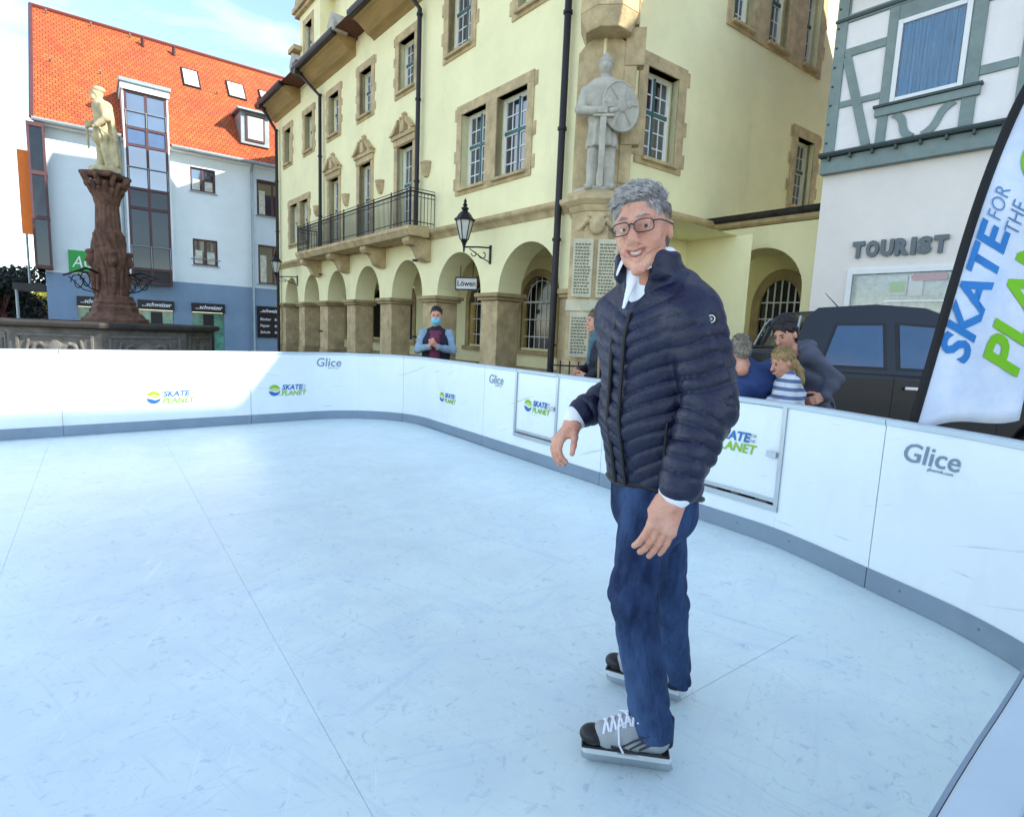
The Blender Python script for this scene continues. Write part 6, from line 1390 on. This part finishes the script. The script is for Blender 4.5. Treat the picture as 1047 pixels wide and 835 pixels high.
def folk(label, base, J, head_fwd, head_up, hs, top, trousers, hair, hairfn, group=None, side=A(1, 0, 0), tw=.19, extra=None, h=.008, arm_r=(.062, .056, .046), hands=True, curls=((30, 40, 30), (30, 40, 30)), male=True, sleeve_mat=None):
    """one figure: J holds head, neck, chest, hip and limb joints in world coordinates"""
    t = thing('person', label, 'person', (base[0], base[1], -.06), group=group); B0 = Vector(t.location); ML_ = Matrix.Translation(-B0); k = hs / 1.05
    M = frame3(head_fwd, head_up); F = Field(h * .8); head_ops(F, J['head'], M, hs, male, False)
    F.cone(J['head'] + M @ (A(0, .02, -.13) * hs), J['neck'], .054 * k, .058 * k); F.econe(J['neck'] - unit(J['neck'] - J['chest']) * .05, J['chest'], (.11 * k, .07 * k), (.13 * k, .09 * k), side, .03); F.econe(J['chest'], J['hip'], (.13 * k, .09 * k), (.13 * k, .09 * k), side, .03)
    for s in 'lr':
        F.chain([J['neck'] * .6 + J[s + 's'] * .4 + (J['chest'] - J['neck']) * .3, J[s + 's'] + (J['chest'] - J['neck']) * .12, J[s + 'e'], J[s + 'w']], [.04 * k, .036 * k, .034 * k, .026 * k]); F.chain([J['hip'], J[s + 'k'], J[s + 'f']], [.08 * k, .055 * k, .04 * k])
        F.cone(J[s + 'f'], J[s + 'f'] + A(*head_fwd[:2], 0) * .14 * k, .04 * k, .035 * k)
        if hands: d = unit(J[s + 'h'] - J[s + 'w']); hand_ops(F, J[s + 'w'] + d * .02, d, J[s + 'b'], J[s + 't'], curls[0 if s == 'l' else 1], k)
    F.mesh('body', 'skin', t, ML_)
    F = Field(h)
    wr = lambda X, Y, Z, t_: .006 * np.sin(Z * 46 + X * 30 + Y * 24)
    up = J['neck'] - J['chest']; F.econe(J['hip'] - unit(J['chest'] - J['hip']) * .06, J['chest'], (tw * .92 * k, .135 * k), (tw * k, .13 * k), side, .03, wr); F.econe(J['chest'], J['neck'] - unit(up) * .06, (tw * k, .13 * k), (tw * .72 * k, .09 * k), side, .04, wr); F.econe(J['neck'] - unit(up) * .06, J['neck'] + unit(up) * .01, (tw * .7 * k, .09 * k), (.075 * k, .07 * k), side, .03)
    if sleeve_mat: F.mesh('vest', top, t, ML_); F = Field(h)
    for s in 'lr': F.cone(J[s + 's'] * .6 + J['neck'] * .4 + (J['chest'] - J['neck']) * .2, J[s + 's'], arm_r[0] * k, arm_r[0] * k * 1.1, .03); F.cone(J[s + 's'], J[s + 'e'], arm_r[0] * k * 1.15, arm_r[1] * k * 1.1, .03, disp=wr); F.cone(J[s + 'e'], J[s + 'w'], arm_r[1] * k * 1.1, arm_r[2] * k, .03, disp=wr)
    F.mesh('sleeves' if sleeve_mat else 'jacket', sleeve_mat or top, t, ML_)
    F = Field(h * 1.2); F.econe(J['hip'] + A(0, 0, -.02), J['hip'] + A(0, 0, .06), (.16 * k, .12 * k), (.16 * k, .12 * k), side, .03)
    for s in 'lr': F.chain([J['hip'] * .75 + J[s + 'k'] * .25, J[s + 'k'], J[s + 'f'] + A(0, 0, .04)], [.095 * k, .07 * k, .06 * k], .04)
    F.mesh('trousers', trousers, t, ML_)
    F = Field(h); 
    for s in 'lr': F.cone(J[s + 'f'] + A(0, 0, -.0), J[s + 'f'] + A(*head_fwd[:2], 0) * .17 * k, .05 * k, .042 * k)
    F.mesh('shoes', 'jacket_dark', t, ML_)
    F = Field(h * .8); hw_ = lambda *p: J['head'] + M @ (A(*p) * hs); hairfn(F, hw_, M, hs)
    def comb_post(V):
        Lc = (V - J['head']) @ M / hs; n_ = V - J['head']; n_ /= np.linalg.norm(n_, axis=1, keepdims=True) + 1e-9
        return V + n_ * (.0035 * np.sin(Lc[:, 0] * 230 + 4 * np.sin(Lc[:, 2] * 35)) + .003 * np.sin(Lc[:, 1] * 120 + Lc[:, 2] * 90))[:, None]
    F.mesh('hair', hair, t, ML_, post=comb_post)
    H4_ = Matrix.Translation(Vector(J['head']) - B0) @ Matrix(np.vstack([np.hstack([M * hs, np.zeros((3, 1))]), [0, 0, 0, 1]]).tolist())
    ss = MB(); rs = np.random.RandomState(len(label))
    for i in range(700):
        d = unit(rs.normal(size=3)); p = A(0, .018, .054) + d * A(.080, .099, .089)
        if p[2] < -.03 or (d[1] < -.3 and p[2] < .10): continue
        cb_ = A(0, .8, .1) if p[2] > .06 else A(0, .5, -.8); cb_ = unit(cb_ - d * (cb_ @ d) + rs.normal(size=3) * .15); L_ = rs.uniform(.03, .06)
        ss.tube([p - d * .003, p + cb_ * L_ * .5 + d * .004, p + cb_ * L_ - d * L_ * L_ * 3], [.0022, .0018, .0006], 3, False)
    ss.build('hair_strands', hair, t, H4_, smooth=True)
    for sx in (-1, 1): MB().sphere((sx * .031, -.083, .010), (.010, .007, .006), 10, 6).build('eye', 'eye_dark', t, H4_, smooth=True); MB().tube([(sx * .014, -.095, .030), (sx * .045, -.082, .032)], .004, 5).build('eyebrow', hair, t, H4_)
    if extra: extra(t, ML_, H4_, hw_, M)
    return t
def short_hair(F, w, M, s): F.ell(w(0, .020, .056), A(.078, .097, .088) * s, M); F.ell(w(0, .055, -.01), A(.068, .055, .07) * s, M, .02); F.ell(w(0, -.075, -.028), A(.095, .080, .088) * s, M, .012, True); F.ell(w(0, .06, -.14), A(.1, .1, .07) * s, M, .012, True)
def long_hair(F, w, M, s): F.ell(w(0, .018, .056), A(.084, .102, .092) * s, M); F.ell(w(0, .055, -.04), A(.078, .062, .11) * s, M, .03); F.ell(w(0, -.085, -.035), A(.085, .075, .095) * s, M, .012, True); F.chain([w(.03, .09, -.05), w(.05, .10, -.14), w(.04, .09, -.22)], [.05 * s, .045 * s, .02 * s], .03)
def bun_hair(F, w, M, s): F.ell(w(0, .018, .052), A(.082, .102, .090) * s, M); F.ell(w(0, .055, -.02), A(.070, .055, .07) * s, M, .02); F.ell(w(0, -.086, -.030), A(.066, .072, .098) * s, M, .012, True); F.ell(w(0, .125, .075), A(.045, .05, .045) * s, M, .02)
def braid_hair(F, w, M, s): F.ell(w(0, .018, .052), A(.082, .102, .090) * s, M); F.ell(w(0, .050, -.02), A(.072, .06, .08) * s, M, .02); F.ell(w(0, -.090, -.032), A(.066, .072, .098) * s, M, .012, True); F.chain([w(.02, .10, -.03), w(.03, .125, -.11), w(.03, .12, -.20), w(.02, .11, -.28)], [.034 * s, .032 * s, .026 * s, .012 * s], .01)
# masked man clapping, behind the far boards
Y0 = 8.95; c = at(446, 331, Y0); G = lambda dx, dy, z: A(c[0] + dx, c[1] + dy, z)
Jm = dict(head=at(446, 323.5, Y0), neck=G(0, .04, 1.43), chest=G(0, .04, 1.22), hip=G(0, .06, .90), ls=G(.20, .05, 1.36), le=G(.27, -.02, 1.10), lw=G(.07, -.26, 1.15), rs=G(-.20, .05, 1.36), re=G(-.27, -.02, 1.10), rw=G(-.07, -.26, 1.15),
          lh=G(.0, -.36, 1.22), rh=G(-.02, -.36, 1.22), lb=A(.8, -.5, .1), rb=A(-.8, -.5, .1), lt=A(0, .3, 1), rt=A(0, .3, 1), lk=G(.10, .04, .48), rk=G(-.10, .04, .48), lf=G(.11, .08, .0), rf=G(-.11, .08, .0))
def masked(t, ML_, H4_, hw_, M):
    F = Field(.006); F.ell(hw_(0, -.038, -.055), A(.070, .078, .066) * 1.12, M); F.ell(hw_(0, .06, -.05), A(.1, .085, .1) * 1.12, M, .01, True); F.mesh('face_mask', 'mask_blue', t, ML_)
    F = Field(.008); F.econe(G(.0, -.09, .92), G(0, -.09, 1.30), (.085, .06), (.085, .05), A(1, 0, 0), .02); F.cone(G(-.05, -.03, 1.36), G(.05, -.03, 1.36), .05, .05); F.mesh('shirt', 'maroon', t, ML_)
folk('man in blue face mask, dark vest and light blue sleeves clapping behind the far boards', c, Jm, (.05, -1, -.08), (0, 0, 1), 1.12, 'vest_navy', 'trouser_dark', 'hair_dark', short_hair, tw=.225, extra=masked, sleeve_mat='denim_light', curls=((8, 10, 8), (8, 10, 8)), arm_r=(.058, .054, .046))
# woman with pole, half hidden behind the skater
Y1 = 6.35; c1 = at(611, 331, Y1); G1 = lambda dx, dy, z: A(c1[0] + dx, c1[1] + dy, z)
Jw = dict(head=at(609, 329, Y1), neck=G1(.02, .0, 1.38), chest=G1(.04, .0, 1.18), hip=G1(.06, .0, .90), ls=G1(.02, -.17, 1.32), le=G1(.04, -.22, 1.05), lw=G1(-.10, -.22, .98), rs=G1(.02, .17, 1.32), re=G1(-.02, .22, 1.06), rw=G1(-.16, .12, 1.02),
          lh=G1(-.18, -.2, .97), rh=G1(-.22, .05, 1.0), lb=A(0, -1, .2), rb=A(0, 1, .2), lt=A(0, .2, 1), rt=A(0, -.2, 1), lk=G1(.04, -.09, .48), rk=G1(.04, .09, .48), lf=G1(.06, -.1, 0), rf=G1(.06, .1, 0))
def scarf(t, ML_, H4_, hw_, M):
    F = Field(.008); F.econe(G1(.02, 0, 1.36), G1(.01, 0, 1.44), (.095, .095), (.085, .085), A(1, 0, 0), .02); F.cone(G1(-.05, -.03, 1.36), G1(-.08, -.05, 1.12), .04, .03); F.mesh('scarf', 'scarf_teal', t, ML_)
folk('woman with brown ponytail and teal scarf in profile behind the skater', c1, Jw, (-1, -.25, -.05), (0, 0, 1), 1.0, 'jacket_dark', 'trouser_dark', 'hair_brown', long_hair, side=A(0, 1, 0), tw=.17, extra=scarf, male=False, curls=((50, 60, 40), (50, 60, 40)))
pm = MB(); pp_ = at(612, 352, Y1 - .28); pm.tube([pp_ - A(-.03, 0, .95), pp_ + A(.01, 0, .02)], .013, 8); tag(pm.build('wooden_pole', 'wood_pole', None, smooth=True), 'thin wooden pole held upright by the woman with the teal scarf', 'pole')
# three people at the gate on the right
Y2 = 4.85; c2 = at(765, 350, Y2); G2 = lambda dx, dy, z: A(c2[0] + dx, c2[1] + dy, z)
Jb = dict(head=at(757, 359, Y2 - .02), neck=G2(.0, .0, 1.22), chest=G2(.05, -.02, 1.05), hip=G2(.05, .1, .78), ls=G2(-.16, .0, 1.22), le=G2(-.24, .08, .98), lw=G2(-.14, .26, .92), rs=G2(.24, .0, 1.20), re=G2(.30, .10, .96), rw=G2(.20, .28, .90),
          lh=G2(-.1, .34, .9), rh=G2(.16, .36, .88), lb=A(0, .3, 1), rb=A(0, .3, 1), lt=A(1, 0, 0), rt=A(-1, 0, 0), lk=G2(-.06, .18, .42), rk=G2(.16, .18, .42), lf=G2(-.06, .06, 0), rf=G2(.16, .06, 0))
folk('grey-haired person in blue jacket seen from behind, beside the skater\'s sleeve', c2, Jb, (.05, 1, -.3), (0, .1, 1), 1.0, 'jacket_blue', 'trouser_dark', 'hair_light_grey', lambda F, w, M, s: (F.ell(w(0, .020, .056), A(.080, .099, .090) * s, M), F.ell(w(0, .055, -.01), A(.070, .058, .075) * s, M, .02), F.ell(w(0, -.075, -.028), A(.095, .080, .088) * s, M, .012, True)), tw=.22, arm_r=(.08, .075, .055))
Y3 = 5.05; c3 = at(815, 350, Y3); G3 = lambda dx, dy, z: A(c3[0] + dx, c3[1] + dy, z)
Jk = dict(head=at(803, 343, Y3 - .10), neck=at(815, 357, Y3) , chest=at(827, 383, Y3), hip=at(836, 420, Y3), ls=at(828, 364, Y3 - .16), le=at(853, 388, Y3 - .18), lw=at(843, 405, Y3 - .22), rs=at(800, 366, Y3 + .14), re=at(786, 385, Y3 + .05), rw=at(783, 405, Y3 - .1),
          lh=at(833, 409, Y3 - .26), rh=at(780, 415, Y3 - .2), lb=A(.3, -1, .2), rb=A(-.3, -1, .2), lt=A(-.5, 0, .8), rt=A(1, 0, 0), lk=G3(.10, -.1, .46), rk=G3(.12, .12, .46), lf=G3(.16, -.1, 0), rf=G3(.16, .12, 0))
def hood(t, ML_, H4_, hw_, M):
    F = Field(.008); n_ = Jk['neck']; F.chain([n_ + A(-.02, -.10, .0), n_ + A(.08, -.06, .03), n_ + A(.10, .04, .03), n_ + A(.0, .12, .0)], [.045, .055, .055, .04], .02); F.mesh('hood', 'jacket_grey', t, ML_)
    F = Field(.007); F.econe(n_ + A(-.06, -.02, -.02), Jk['chest'] + A(-.13, -.02, -.05), (.06, .05), (.05, .04), A(0, 1, 0)); F.mesh('shirt', 'tee_light', t, ML_)
folk('dark-haired woman with bun in grey hooded jacket, bending forward in front of the pickup', c3, Jk, (-.80, -.50, -.38), (-.30, -.05, .95), 1.08, 'jacket_grey', 'trouser_dark', 'hair_dark', bun_hair, side=A(.2, 1, 0), tw=.18, extra=hood, male=False, arm_r=(.068, .064, .05))
Y4 = 4.62; c4 = at(806, 380, Y4); G4 = lambda dx, dy, z: A(c4[0] + dx, c4[1] + dy, z)
Jg = dict(head=at(800, 371, Y4), neck=at(805, 386, Y4), chest=at(806, 403, Y4), hip=at(808, 430, Y4), ls=at(811, 391, Y4 - .09), le=at(808, 412, Y4 - .13), lw=at(792, 414, Y4 - .12), rs=at(799, 391, Y4 + .1), re=at(793, 408, Y4 + .12), rw=at(784, 412, Y4 + .02),
          lh=at(785, 416, Y4 - .1), rh=at(778, 414, Y4), lb=A(0, -1, .2), rb=A(0, 1, .2), lt=A(0, 0, 1), rt=A(0, 0, 1), lk=G4(.0, -.06, .36), rk=G4(.0, .06, .36), lf=G4(.02, -.06, 0), rf=G4(.02, .06, 0))
folk('girl with fair braided hair in striped shirt beside the bending woman', c4, Jg, (-.95, -.15, -.35), (-.1, 0, 1), .92, 'striped_cotton', 'trouser_dark', 'hair_fair', braid_hair, side=A(0, 1, 0), tw=.15, male=False, arm_r=(.052, .046, .040))
